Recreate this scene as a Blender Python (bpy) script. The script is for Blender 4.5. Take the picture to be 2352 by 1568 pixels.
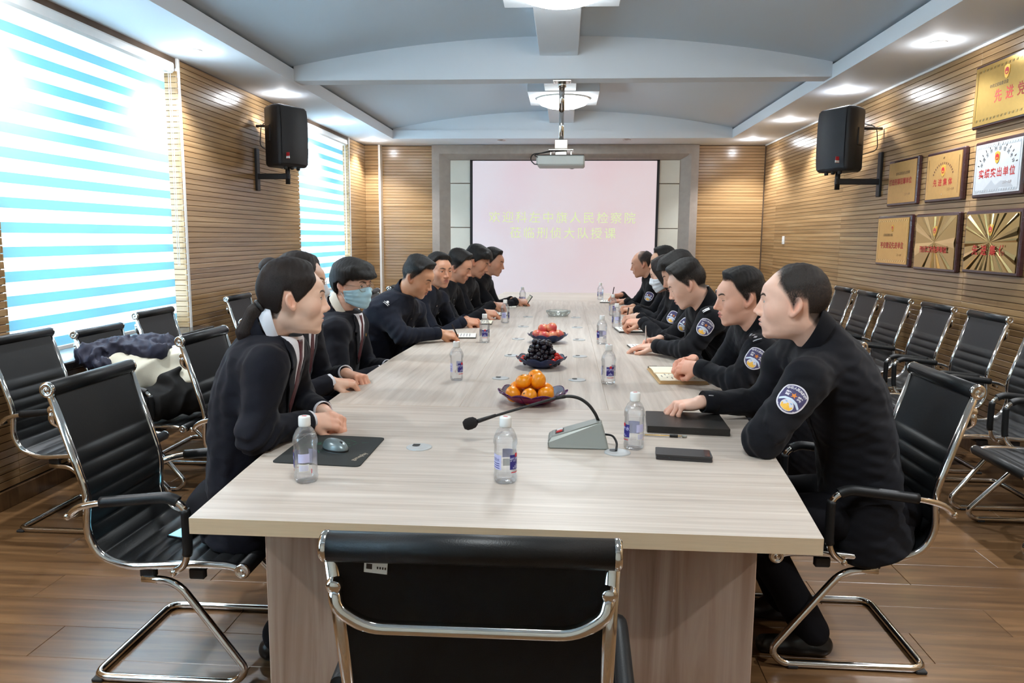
import bpy, bmesh, math, random
import numpy as np
from mathutils import Vector, Matrix, Euler

random.seed(7)
RNG = np.random.default_rng(7)
for _o in list(bpy.data.objects):
    bpy.data.objects.remove(_o, do_unlink=True)
SC = bpy.context.scene
COL = SC.collection

# ---------------------------------------------------------------- camera
CAM_H = 1.40
PITCH, YAW, ROLL, F_PX = 0.136228, 0.069356, -0.006472, 1753.68


def camera_axes():
    cp, sp, cy, sy = math.cos(PITCH), math.sin(PITCH), math.cos(YAW), math.sin(YAW)
    fwd = Vector((-sy * cp, cy * cp, -sp))
    right = Vector((cy, sy, 0.0))
    down = fwd.cross(right)
    cr, sr = math.cos(ROLL), math.sin(ROLL)
    return cr * right + sr * down, -sr * right + cr * down, fwd


_r, _d, _f = camera_axes()
cam_data = bpy.data.cameras.new('camera')
cam_data.sensor_fit = 'HORIZONTAL'
cam_data.sensor_width = 36.0
cam_data.lens = 36.0 * F_PX / 2352.0
cam_data.clip_start, cam_data.clip_end = 0.05, 200
cam = bpy.data.objects.new('camera', cam_data)
COL.objects.link(cam)
cam.matrix_world = Matrix(((_r.x, -_d.x, -_f.x, 0), (_r.y, -_d.y, -_f.y, 0), (_r.z, -_d.z, -_f.z, CAM_H), (0, 0, 0, 1)))
SC.camera = cam

# ---------------------------------------------------------------- world, view
SKY_STRENGTH = 9.0
world = bpy.data.worlds.new('sky')
SC.world = world
world.use_nodes = True
_bg = world.node_tree.nodes['Background']
_bg.inputs['Color'].default_value = (0.62, 0.84, 1.0, 1)
_bg.inputs['Strength'].default_value = SKY_STRENGTH
SC.view_settings.view_transform = 'Standard'
SC.view_settings.look = 'None'
SC.view_settings.gamma = 1.0
SC.view_settings.use_curve_mapping = False
SC.view_settings.exposure = 1.5
SC.cycles.max_bounces = 8
SC.cycles.diffuse_bounces = 5
SC.cycles.glossy_bounces = 4
SC.cycles.transmission_bounces = 6
SC.cycles.transparent_max_bounces = 12
SC.cycles.caustics_reflective = False
SC.cycles.caustics_refractive = False
SC.cycles.sample_clamp_indirect = 6.0
SC.cycles.use_denoising = True

# lamps of the room (the builders of the fittings use these)
SPOT_W = 46.0
DOME_EMIT = 19.0
SPOT_COL = (0.93, 0.96, 1.0)


# ---------------------------------------------------------------- materials
MATS = {}


def new_mat(name):
    m = bpy.data.materials.new(name)
    m.use_nodes = True
    MATS[name] = m
    return m


def bsdf_of(m):
    return m.node_tree.nodes['Principled BSDF']


def pm(name, col, rough=0.5, metal=0.0, spec=0.5, bump=0.0, bscale=200.0, var=0.0, vscale=6.0, coat=0.0, emit=None, estr=0.0, alpha=1.0, trans=0.0, sheen=0.0, stretch=None):
    """principled material with optional noise colour variation and noise bump"""
    m = new_mat(name)
    nt = m.node_tree
    b = bsdf_of(m)
    b.inputs['Base Color'].default_value = (*col, 1)
    b.inputs['Roughness'].default_value = rough
    b.inputs['Metallic'].default_value = metal
    b.inputs['Specular IOR Level'].default_value = spec
    b.inputs['Coat Weight'].default_value = coat
    b.inputs['Alpha'].default_value = alpha
    b.inputs['Transmission Weight'].default_value = trans
    if sheen:
        b.inputs['Sheen Weight'].default_value = sheen
    if emit:
        b.inputs['Emission Color'].default_value = (*emit, 1)
        b.inputs['Emission Strength'].default_value = estr
    if var or bump:
        tc = nt.nodes.new('ShaderNodeTexCoord')
        mp = nt.nodes.new('ShaderNodeMapping')
        nt.links.new(tc.outputs['Object'], mp.inputs['Vector'])
        if stretch:
            mp.inputs['Scale'].default_value = stretch
    if var:
        n = nt.nodes.new('ShaderNodeTexNoise')
        n.inputs['Scale'].default_value = vscale
        n.inputs['Detail'].default_value = 5
        nt.links.new(mp.outputs[0], n.inputs['Vector'])
        r = nt.nodes.new('ShaderNodeValToRGB')
        r.color_ramp.elements[0].position = 0.3
        r.color_ramp.elements[1].position = 0.7
        r.color_ramp.elements[0].color = (*[max(0, c * (1 - var)) for c in col], 1)
        r.color_ramp.elements[1].color = (*[min(1, c * (1 + var)) for c in col], 1)
        nt.links.new(n.outputs['Fac'], r.inputs['Fac'])
        nt.links.new(r.outputs['Color'], b.inputs['Base Color'])
    if bump:
        n2 = nt.nodes.new('ShaderNodeTexNoise')
        n2.inputs['Scale'].default_value = bscale
        n2.inputs['Detail'].default_value = 3
        nt.links.new(mp.outputs[0], n2.inputs['Vector'])
        bp = nt.nodes.new('ShaderNodeBump')
        bp.inputs['Strength'].default_value = bump
        bp.inputs['Distance'].default_value = 0.004
        nt.links.new(n2.outputs['Fac'], bp.inputs['Height'])
        nt.links.new(bp.outputs['Normal'], b.inputs['Normal'])
    return m


def wood_mat(name, stops, scale, rough=0.35, coat=0.0, spec=0.5, cath=0.0, rnd=0.0, gloss_var=0.0, detail=5, second=None):
    """streaked wood: noise stretched by `scale` (object coordinates); rnd shifts the pattern and tone per object"""
    m = new_mat(name)
    nt = m.node_tree
    b = bsdf_of(m)
    tc = nt.nodes.new('ShaderNodeTexCoord')
    mp = nt.nodes.new('ShaderNodeMapping')
    mp.inputs['Scale'].default_value = scale
    nt.links.new(tc.outputs['Object'], mp.inputs['Vector'])
    vec = mp.outputs[0]
    if rnd:
        oi = nt.nodes.new('ShaderNodeObjectInfo')
        mul = nt.nodes.new('ShaderNodeMath')
        mul.operation = 'MULTIPLY'
        mul.inputs[1].default_value = 37.0
        nt.links.new(oi.outputs['Random'], mul.inputs[0])
        ad = nt.nodes.new('ShaderNodeVectorMath')
        ad.operation = 'ADD'
        nt.links.new(vec, ad.inputs[0])
        nt.links.new(mul.outputs[0], ad.inputs[1])
        vec = ad.outputs[0]
    n = nt.nodes.new('ShaderNodeTexNoise')
    n.inputs['Scale'].default_value = 1.0
    n.inputs['Detail'].default_value = detail
    n.inputs['Roughness'].default_value = 0.6
    n.inputs['Distortion'].default_value = cath
    nt.links.new(vec, n.inputs['Vector'])
    r = nt.nodes.new('ShaderNodeValToRGB')
    els = r.color_ramp.elements
    els[0].position, els[0].color = stops[0][0], (*stops[0][1], 1)
    els[1].position, els[1].color = stops[-1][0], (*stops[-1][1], 1)
    for p, c in stops[1:-1]:
        e = els.new(p)
        e.color = (*c, 1)
    nt.links.new(n.outputs['Fac'], r.inputs['Fac'])
    out = r.outputs['Color']
    if second:
        n2 = nt.nodes.new('ShaderNodeTexNoise')
        n2.inputs['Scale'].default_value = 1.0
        n2.inputs['Detail'].default_value = 2
        mp2 = nt.nodes.new('ShaderNodeMapping')
        mp2.inputs['Scale'].default_value = second[0]
        nt.links.new(vec if rnd else tc.outputs['Object'], mp2.inputs['Vector'])
        nt.links.new(mp2.outputs[0], n2.inputs['Vector'])
        r2 = nt.nodes.new('ShaderNodeValToRGB')
        r2.color_ramp.elements[0].position = 0.35
        r2.color_ramp.elements[1].position = 0.65
        r2.color_ramp.elements[0].color = (second[1],) * 3 + (1,)
        r2.color_ramp.elements[1].color = (second[2],) * 3 + (1,)
        nt.links.new(n2.outputs['Fac'], r2.inputs['Fac'])
        mx2 = nt.nodes.new('ShaderNodeMix')
        mx2.data_type = 'RGBA'
        mx2.blend_type = 'MULTIPLY'
        mx2.inputs[0].default_value = 1.0
        nt.links.new(out, mx2.inputs[6])
        nt.links.new(r2.outputs['Color'], mx2.inputs[7])
        out = mx2.outputs[2]
    if rnd:
        mr = nt.nodes.new('ShaderNodeMapRange')
        mr.inputs[3].default_value = 1 - rnd
        mr.inputs[4].default_value = 1 + rnd
        nt.links.new(oi.outputs['Random'], mr.inputs[0])
        mx = nt.nodes.new('ShaderNodeMix')
        mx.data_type = 'RGBA'
        mx.blend_type = 'MULTIPLY'
        mx.inputs[0].default_value = 1.0
        nt.links.new(out, mx.inputs[6])
        nt.links.new(mr.outputs[0], mx.inputs[7])
        out = mx.outputs[2]
    nt.links.new(out, b.inputs['Base Color'])
    b.inputs['Roughness'].default_value = rough
    b.inputs['Coat Weight'].default_value = coat
    b.inputs['Coat Roughness'].default_value = 0.15
    b.inputs['Specular IOR Level'].default_value = spec
    return m


def lin(r, g, b):
    """sRGB 0-255 to linear"""
    f = lambda c: ((c / 255) / 12.92) if c <= 10 else (((c / 255) + 0.055) / 1.055) ** 2.4
    return (f(r), f(g), f(b))


pm('ceiling_paint', (0.72, 0.76, 0.80), rough=0.75, bump=0.05, bscale=60)
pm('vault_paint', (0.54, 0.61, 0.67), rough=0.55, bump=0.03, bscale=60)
pm('wall_backing', (0.105, 0.066, 0.040), rough=0.8, var=0.2)
pm('white_trim', (0.80, 0.79, 0.76), rough=0.35, var=0.04)
pm('frame_stone', lin(158, 146, 136), rough=0.35, var=0.07, vscale=14, bump=0.04)
pm('cream_panel', lin(206, 203, 190), rough=0.35, var=0.02)
SLAT = [(0.22, lin(118, 89, 58)), (0.42, lin(149, 117, 79)), (0.56, lin(163, 130, 90)), (0.70, lin(178, 146, 105)), (0.84, lin(208, 182, 142))]
wood_mat('slat_wood_y', SLAT, (6, 0.55, 26), rough=0.22, spec=0.6, rnd=0.07, second=((0.9, 0.5, 0.2), 0.90, 1.08))
wood_mat('slat_wood_x', SLAT, (0.55, 6, 26), rough=0.22, spec=0.6, rnd=0.10)
wood_mat('floor_wood', [(0.25, lin(74, 51, 31)), (0.45, lin(99, 72, 45)), (0.6, lin(114, 84, 54)), (0.78, lin(133, 102, 68))], (1.6, 22, 4), rough=0.28, coat=0.2, spec=0.5, rnd=0.07, cath=0.6)
pm('floor_base', lin(60, 40, 26), rough=0.8, var=0.1)
TABLE_STOPS = [(0.20, lin(158, 143, 130)), (0.38, lin(182, 169, 156)), (0.52, lin(193, 181, 169)), (0.66, lin(201, 190, 178)), (0.82, lin(210, 200, 189))]
wood_mat('table_cross_grain', TABLE_STOPS, (0.8, 26, 3), rough=0.40, spec=0.35, cath=1.2, second=((4, 60, 3), 0.95, 1.04))
wood_mat('table_long_grain', TABLE_STOPS, (20, 0.8, 3), rough=0.40, spec=0.35, cath=1.2, second=((60, 4, 3), 0.95, 1.04))
wood_mat('table_leg_wood', [(0.25, lin(134, 106, 90)), (0.42, lin(170, 141, 122)), (0.58, lin(189, 163, 145)), (0.75, lin(205, 183, 166))], (16, 16, 0.8), rough=0.35, cath=1.0)
pm('table_edge', lin(214, 186, 152), rough=0.4, var=0.05, vscale=8, stretch=(1, 1, 30))
pm('leather', (0.008, 0.009, 0.010), rough=0.45, spec=0.35, bump=0.12, bscale=420)
pm('leather_back', (0.008, 0.008, 0.008), rough=0.75, spec=0.25, bump=0.15, bscale=500)
pm('chrome', (0.80, 0.79, 0.77), rough=0.09, metal=1.0, var=0.03, vscale=20)
pm('brushed_steel', (0.62, 0.60, 0.56), rough=0.25, metal=1.0, var=0.05, vscale=30)
pm('black_plastic', (0.012, 0.012, 0.013), rough=0.5, bump=0.05, bscale=300)
pm('speaker_black', (0.013, 0.014, 0.017), rough=0.55, bump=0.25, bscale=350)
pm('dark_rubber', (0.02, 0.02, 0.02), rough=0.7, var=0.1)
pm('cap_grey', lin(176, 178, 178), rough=0.4, var=0.03)
pm('white_plastic', (0.82, 0.82, 0.80), rough=0.35, var=0.02)
pm('grey_metal', lin(150, 153, 147), rough=0.4, metal=0.3, var=0.03)
pm('projector_grey', lin(176, 178, 172), rough=0.45, var=0.02)
pm('screen_black', (0.006, 0.007, 0.009), rough=0.5, var=0.1)
pm('sill_stone', (0.030, 0.026, 0.024), rough=0.2, var=0.3, vscale=30)
pm('pale_sill', lin(222, 216, 206), rough=0.3, var=0.03)
pm('plaque_wood', lin(54, 28, 30), rough=0.25, var=0.1, coat=0.4)
pm('gold_plate', (0.70, 0.46, 0.14), rough=0.22, metal=0.9, var=0.05, vscale=30)
pm('gold_matte', lin(204, 160, 96), rough=0.38, metal=0.5, var=0.04, vscale=30)
pm('gold_ray_light', (0.80, 0.62, 0.28), rough=0.16, metal=1.0, var=0.05)
pm('gold_ray_dark', (0.52, 0.38, 0.15), rough=0.24, metal=1.0, var=0.05)
pm('silver_plate', (0.72, 0.77, 0.80), rough=0.28, metal=0.5, var=0.03, vscale=30)
pm('silver_grey', (0.52, 0.56, 0.60), rough=0.35, metal=0.4, var=0.03)
pm('ink_red', lin(176, 30, 22), rough=0.45, var=0.05)
pm('ink_black', lin(36, 28, 24), rough=0.5, var=0.05)
pm('ink_brown', lin(110, 70, 40), rough=0.5, var=0.05)
pm('ink_gold', lin(224, 176, 72), rough=0.4, metal=0.4, var=0.05)
pm('paper', lin(232, 230, 222), rough=0.7, var=0.02)
pm('paper_cream', lin(236, 230, 206), rough=0.7, var=0.02)
pm('paper_ink', lin(120, 118, 122), rough=0.7, var=0.1)
pm('book_edge', lin(196, 160, 110), rough=0.6, var=0.06)
pm('notebook_cover', (0.02, 0.019, 0.018), rough=0.33, bump=0.12, bscale=260)
pm('phone_black', (0.012, 0.012, 0.014), rough=0.12, var=0.05)
pm('phone_cover', (0.03, 0.03, 0.032), rough=0.4, bump=0.1, bscale=300)
pm('mat_fabric', (0.018, 0.021, 0.020), rough=0.85, bump=0.1, bscale=600)
pm('mat_green', lin(34, 92, 62), rough=0.85, var=0.3, vscale=40)
pm('mat_letters', lin(150, 140, 124), rough=0.7, var=0.05)
pm('mouse_grey', lin(118, 130, 132), rough=0.3, metal=0.3, var=0.04)
pm('foam', (0.012, 0.010, 0.011), rough=0.95, bump=0.8, bscale=420)
pm('red_lamp', lin(190, 40, 44), rough=0.3, var=0.04)
pm('orange_peel', lin(252, 152, 14), rough=0.30, spec=0.5, bump=0.18, bscale=260, var=0.08, vscale=14)
pm('stem_green', lin(90, 84, 40), rough=0.7, var=0.2)
pm('grape_skin', lin(30, 24, 34), rough=0.22, var=0.4, vscale=40, coat=0.15)
pm('tomato_red', lin(196, 38, 22), rough=0.16, var=0.08, vscale=30)
pm('uniform_cloth', lin(18, 19, 25), rough=0.85, spec=0.2, bump=0.15, bscale=700, var=0.10, vscale=9, sheen=0.05)
pm('uniform_blue', lin(21, 25, 38), rough=0.85, spec=0.2, bump=0.15, bscale=700, var=0.10, vscale=9, sheen=0.05)
pm('suit_cloth', lin(21, 22, 31), rough=0.85, spec=0.2, bump=0.15, bscale=700, var=0.08, vscale=9, sheen=0.05)
pm('trouser_cloth', lin(15, 15, 20), rough=0.9, spec=0.2, bump=0.15, bscale=600, var=0.1)
pm('shoe_leather', (0.010, 0.010, 0.010), rough=0.3, bump=0.05)
pm('shirt_white', lin(226, 226, 232), rough=0.8, bump=0.05, bscale=600)
pm('shirt_cream', lin(214, 206, 190), rough=0.8, bump=0.05, bscale=600)
pm('tie_red', lin(78, 24, 34), rough=0.6, var=0.25, vscale=120)
pm('mask_blue', lin(178, 216, 230), rough=0.8, bump=0.1, bscale=300)
pm('mask_white', lin(214, 216, 220), rough=0.8, bump=0.1, bscale=300)
pm('patch_white', lin(224, 220, 226), rough=0.7, var=0.03)
pm('patch_violet', lin(76, 72, 112), rough=0.75, var=0.08, vscale=90)
pm('patch_pale', lin(210, 224, 240), rough=0.7, var=0.03)
pm('patch_orange', lin(222, 132, 44), rough=0.6, var=0.05)
pm('patch_yellow', lin(246, 190, 70), rough=0.6, var=0.08, vscale=60)
pm('patch_blue', lin(140, 178, 220), rough=0.6, var=0.05)
pm('silver_thread', lin(205, 206, 208), rough=0.35, metal=0.5, var=0.03)
pm('pen_silver', (0.7, 0.7, 0.7), rough=0.2, metal=1.0, var=0.03)
pm('eye_white', lin(206, 196, 190), rough=0.2, var=0.03)
pm('eye_dark', lin(26, 16, 14), rough=0.1, var=0.05)
pm('label_blue', lin(48, 42, 128), rough=0.4, var=0.04)
pm('label_pale', lin(196, 196, 232), rough=0.4, var=0.03)
pm('label_red', lin(206, 44, 60), rough=0.4, var=0.03)
pm('coat_navy', lin(30, 32, 52), rough=0.7, bump=0.1, bscale=300, var=0.15)
pm('coat_cream', lin(206, 202, 184), rough=0.9, bump=0.12, bscale=120, var=0.05)
pm('lens_glass', (0.9, 0.92, 0.93), rough=0.03, alpha=0.12)
pm('gold_wire', (0.55, 0.42, 0.30), rough=0.25, metal=1.0, var=0.03)
pm('phone_lit', lin(60, 110, 140), rough=0.2, emit=lin(110, 190, 215), estr=0.7)
pm('plane_blue', lin(58, 92, 138), rough=0.8, bump=0.1, bscale=400)


def glassy(name, col, body=0.25, rough=0.05, tint=(1, 1, 1), gloss=0.75):
    """thin clear plastic or glass: transparent mixed with gloss by fresnel, and a little diffuse body"""
    m = new_mat(name)
    nt = m.node_tree
    nt.nodes.remove(bsdf_of(m))
    out = nt.nodes['Material Output']
    tr = nt.nodes.new('ShaderNodeBsdfTransparent')
    tr.inputs['Color'].default_value = (*tint, 1)
    gl = nt.nodes.new('ShaderNodeBsdfGlossy')
    gl.inputs['Roughness'].default_value = rough
    df = nt.nodes.new('ShaderNodeBsdfDiffuse')
    df.inputs['Color'].default_value = (*col, 1)
    lw = nt.nodes.new('ShaderNodeLayerWeight')
    lw.inputs['Blend'].default_value = 0.35
    m1 = nt.nodes.new('ShaderNodeMixShader')
    m1.inputs[0].default_value = body
    nt.links.new(tr.outputs[0], m1.inputs[1])
    nt.links.new(df.outputs[0], m1.inputs[2])
    m2 = nt.nodes.new('ShaderNodeMixShader')
    mu = nt.nodes.new('ShaderNodeMath')
    mu.operation = 'MULTIPLY'
    mu.inputs[1].default_value = gloss
    nt.links.new(lw.outputs['Fresnel'], mu.inputs[0])
    nt.links.new(mu.outputs[0], m2.inputs[0])
    nt.links.new(m1.outputs[0], m2.inputs[1])
    nt.links.new(gl.outputs[0], m2.inputs[2])
    nt.links.new(m2.outputs[0], out.inputs['Surface'])
    return m


glassy('bottle_plastic', (0.93, 0.94, 0.97), body=0.07, rough=0.04, tint=(0.995, 0.997, 1.0), gloss=0.5)
glassy('bottle_water', (0.93, 0.95, 0.98), body=0.02, rough=0.03, tint=(0.985, 0.992, 1.0), gloss=0.25)
glassy('window_glass', (0.8, 0.9, 0.95), body=0.02, tint=(0.95, 0.98, 1.0))
glassy('ashtray_glass', (0.85, 0.90, 0.88), body=0.18, rough=0.03, tint=(0.93, 0.97, 0.95))
glassy('purple_glass', (0.16, 0.03, 0.20), body=0.55, rough=0.06, tint=(0.45, 0.12, 0.50))
glassy('red_glass', (0.30, 0.01, 0.08), body=0.6, rough=0.06, tint=(0.6, 0.05, 0.2))
glassy('blue_glass', (0.05, 0.07, 0.16), body=0.5, rough=0.06, tint=(0.35, 0.42, 0.62))


def cloth_trans(name, col, trans, clear=0.0, tint=None):
    """woven blind: diffuse + translucent, with a share of see-through mesh"""
    m = new_mat(name)
    nt = m.node_tree
    nt.nodes.remove(bsdf_of(m))
    out = nt.nodes['Material Output']
    d = nt.nodes.new('ShaderNodeBsdfDiffuse')
    d.inputs['Color'].default_value = (*col, 1)
    t = nt.nodes.new('ShaderNodeBsdfTranslucent')
    t.inputs['Color'].default_value = (*(tint or col), 1)
    mx = nt.nodes.new('ShaderNodeMixShader')
    mx.inputs[0].default_value = trans
    nt.links.new(d.outputs[0], mx.inputs[1])
    nt.links.new(t.outputs[0], mx.inputs[2])
    last = mx
    if clear:
        tr = nt.nodes.new('ShaderNodeBsdfTransparent')
        m2 = nt.nodes.new('ShaderNodeMixShader')
        m2.inputs[0].default_value = clear
        nt.links.new(mx.outputs[0], m2.inputs[1])
        nt.links.new(tr.outputs[0], m2.inputs[2])
        last = m2
    nt.links.new(last.outputs[0], out.inputs['Surface'])
    return m


cloth_trans('blind_dense', (0.42, 0.56, 0.60), 0.40, 0.0, tint=(0.32, 0.62, 0.70))
cloth_trans('blind_sheer', (0.85, 0.9, 0.92), 0.55, 0.35, tint=(0.9, 0.97, 1.0))


def emit_mat(name, col, s):
    m = new_mat(name)
    nt = m.node_tree
    nt.nodes.remove(bsdf_of(m))
    e = nt.nodes.new('ShaderNodeEmission')
    e.inputs['Color'].default_value = (*col, 1)
    e.inputs['Strength'].default_value = s
    nt.links.new(e.outputs[0], nt.nodes['Material Output'].inputs['Surface'])
    return m


emit_mat('lamp_glow', (0.93, 0.97, 1.0), 30.0)
emit_mat('dome_glow', (0.92, 0.98, 1.0), DOME_EMIT)
emit_mat("screen_text", lin(226, 240, 184), 0.345)


def screen_material():
    m = new_mat('projected_image')
    nt = m.node_tree
    nt.nodes.remove(bsdf_of(m))
    tc = nt.nodes.new('ShaderNodeTexCoord')
    sep = nt.nodes.new('ShaderNodeSeparateXYZ')
    nt.links.new(tc.outputs['Object'], sep.inputs[0])
    mr = nt.nodes.new('ShaderNodeMapRange')
    mr.inputs[1].default_value, mr.inputs[2].default_value = -1.3, 0.6
    nt.links.new(sep.outputs['X'], mr.inputs[0])
    r = nt.nodes.new('ShaderNodeValToRGB')
    r.color_ramp.elements[0].color = (*lin(222, 214, 226), 1)
    r.color_ramp.elements[1].color = (*lin(230, 208, 212), 1)
    nt.links.new(mr.outputs[0], r.inputs[0])
    n = nt.nodes.new('ShaderNodeTexNoise')
    n.inputs['Scale'].default_value = 1.1
    n.inputs['Detail'].default_value = 1
    nt.links.new(tc.outputs['Object'], n.inputs['Vector'])
    r2 = nt.nodes.new('ShaderNodeValToRGB')
    r2.color_ramp.elements[0].position = 0.45
    r2.color_ramp.elements[1].position = 0.8
    r2.color_ramp.elements[0].color = (1, 1, 1, 1)
    r2.color_ramp.elements[1].color = (1.0, 0.84, 0.86, 1)
    nt.links.new(n.outputs['Fac'], r2.inputs[0])
    mx = nt.nodes.new('ShaderNodeMix')
    mx.data_type = 'RGBA'
    mx.blend_type = 'MULTIPLY'
    mx.inputs[0].default_value = 1
    nt.links.new(r.outputs[0], mx.inputs[6])
    nt.links.new(r2.outputs[0], mx.inputs[7])
    e = nt.nodes.new('ShaderNodeEmission')
    e.inputs["Strength"].default_value = 0.27
    nt.links.new(mx.outputs[2], e.inputs['Color'])
    d = nt.nodes.new('ShaderNodeBsdfDiffuse')
    d.inputs['Color'].default_value = (0.25, 0.25, 0.25, 1)
    a = nt.nodes.new('ShaderNodeAddShader')
    nt.links.new(e.outputs[0], a.inputs[0])
    nt.links.new(d.outputs[0], a.inputs[1])
    nt.links.new(a.outputs[0], nt.nodes['Material Output'].inputs['Surface'])


screen_material()


def vcol_mat(name, rough, spec=0.4, sss=0.0, bump=0.0, bscale=300.0):
    m = new_mat(name)
    nt = m.node_tree
    b = bsdf_of(m)
    a = nt.nodes.new('ShaderNodeAttribute')
    a.attribute_name = 'Col'
    n = nt.nodes.new('ShaderNodeTexNoise')
    n.inputs['Scale'].default_value = 45
    n.inputs['Detail'].default_value = 3
    tc = nt.nodes.new('ShaderNodeTexCoord')
    nt.links.new(tc.outputs['Object'], n.inputs['Vector'])
    r = nt.nodes.new('ShaderNodeValToRGB')
    r.color_ramp.elements[0].color = (0.94, 0.92, 0.92, 1)
    r.color_ramp.elements[1].color = (1.05, 1.05, 1.05, 1)
    nt.links.new(n.outputs['Fac'], r.inputs[0])
    mx = nt.nodes.new('ShaderNodeMix')
    mx.data_type = 'RGBA'
    mx.blend_type = 'MULTIPLY'
    mx.inputs[0].default_value = 1
    nt.links.new(a.outputs['Color'], mx.inputs[6])
    nt.links.new(r.outputs[0], mx.inputs[7])
    nt.links.new(mx.outputs[2], b.inputs['Base Color'])
    b.inputs['Roughness'].default_value = rough
    b.inputs['Specular IOR Level'].default_value = spec
    if sss:
        b.inputs['Subsurface Weight'].default_value = sss
        b.inputs['Subsurface Radius'].default_value = (0.012, 0.005, 0.003)
        b.inputs['Subsurface Scale'].default_value = 0.6
    return m


def hair_mat(name, col):
    m = new_mat(name)
    nt = m.node_tree
    b = bsdf_of(m)
    tc = nt.nodes.new('ShaderNodeTexCoord')
    mp = nt.nodes.new('ShaderNodeMapping')
    mp.inputs['Scale'].default_value = (1, 1, 0.14)
    nt.links.new(tc.outputs['Object'], mp.inputs['Vector'])
    n = nt.nodes.new('ShaderNodeTexNoise')
    n.inputs['Scale'].default_value = 1000
    n.inputs['Detail'].default_value = 2
    nt.links.new(mp.outputs[0], n.inputs['Vector'])
    a = nt.nodes.new('ShaderNodeAttribute')
    a.attribute_name = 'Col'
    sep = nt.nodes.new('ShaderNodeSeparateColor')
    nt.links.new(a.outputs['Color'], sep.inputs[0])
    mr = nt.nodes.new('ShaderNodeMapRange')
    mr.inputs[1].default_value, mr.inputs[2].default_value = 0.32, 0.68
    nt.links.new(n.outputs['Fac'], mr.inputs[0])
    lt = nt.nodes.new('ShaderNodeMath')
    lt.operation = 'LESS_THAN'
    nt.links.new(mr.outputs[0], lt.inputs[0])
    nt.links.new(sep.outputs[0], lt.inputs[1])
    nt.links.new(lt.outputs[0], b.inputs['Alpha'])
    r = nt.nodes.new('ShaderNodeValToRGB')
    r.color_ramp.elements[0].position, r.color_ramp.elements[1].position = 0.3, 0.7
    r.color_ramp.elements[0].color = (*[c * .55 for c in col], 1)
    r.color_ramp.elements[1].color = (*[c * 1.7 for c in col], 1)
    nt.links.new(n.outputs['Fac'], r.inputs[0])
    nt.links.new(r.outputs[0], b.inputs['Base Color'])
    bp = nt.nodes.new('ShaderNodeBump')
    bp.inputs['Strength'].default_value = 0.45
    bp.inputs['Distance'].default_value = 0.002
    nt.links.new(n.outputs['Fac'], bp.inputs['Height'])
    nt.links.new(bp.outputs['Normal'], b.inputs['Normal'])
    b.inputs['Roughness'].default_value = 0.62
    b.inputs['Specular IOR Level'].default_value = 0.28


hair_mat('hair', (0.011, 0.0095, 0.009))
hair_mat('hair_brown', (0.016, 0.011, 0.0095))
hair_mat('hair_grey', (0.030, 0.025, 0.023))
vcol_mat('skin', 0.48, 0.4, sss=0.0)
vcol_mat('apple_skin', 0.3, 0.5)

# ---------------------------------------------------------------- object helpers
def new_obj(name, data, parent=None):
    o = bpy.data.objects.new(name, data)
    COL.objects.link(o)
    if parent is not None:
        o.parent = parent
    return o


def tag(o, label=None, cat=None, group=None, kind=None):
    if label:
        o['label'] = label
    if cat:
        o['category'] = cat
    if group:
        o['group'] = group
    if kind:
        o['kind'] = kind
    return o


def thing(name, label, cat, loc=(0, 0, 0), rz=0.0, group=None):
    o = new_obj(name, None)
    o.empty_display_size = 0.1
    o.location = loc
    o.rotation_euler = (0, 0, rz)
    return tag(o, label, cat, group)


def copy_tree(o, parent=None):
    c = o.copy()
    COL.objects.link(c)
    c.parent = parent
    for ch in list(o.children):
        copy_tree(ch, c)
    return c


def rot_to(d, up=(0, 0, 1)):
    """3x3 whose Z column is d"""
    d = Vector(d).normalized()
    u = Vector(up)
    if abs(d.dot(u)) > 0.98:
        u = Vector((0, 1, 0)) if abs(d.y) < 0.9 else Vector((1, 0, 0))
    x = u.cross(d).normalized()
    y = d.cross(x)
    return Matrix((x, y, d)).transposed()


def fillet(pts, r, n=5):
    """round the corners of a polyline; r may be a list"""
    P = [Vector(p) for p in pts]
    out = [P[0]]
    for i in range(1, len(P) - 1):
        a, b, c = P[i - 1], P[i], P[i + 1]
        ri = r[i] if isinstance(r, (list, tuple)) else r
        da, dc = (a - b), (c - b)
        t = min(ri, da.length * 0.49, dc.length * 0.49)
        s, e = b + da.normalized() * t, b + dc.normalized() * t
        for k in range(n + 1):
            u = k / n
            out.append((1 - u) ** 2 * s + 2 * u * (1 - u) * b + u * u * e)
    out.append(P[-1])
    return out


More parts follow.
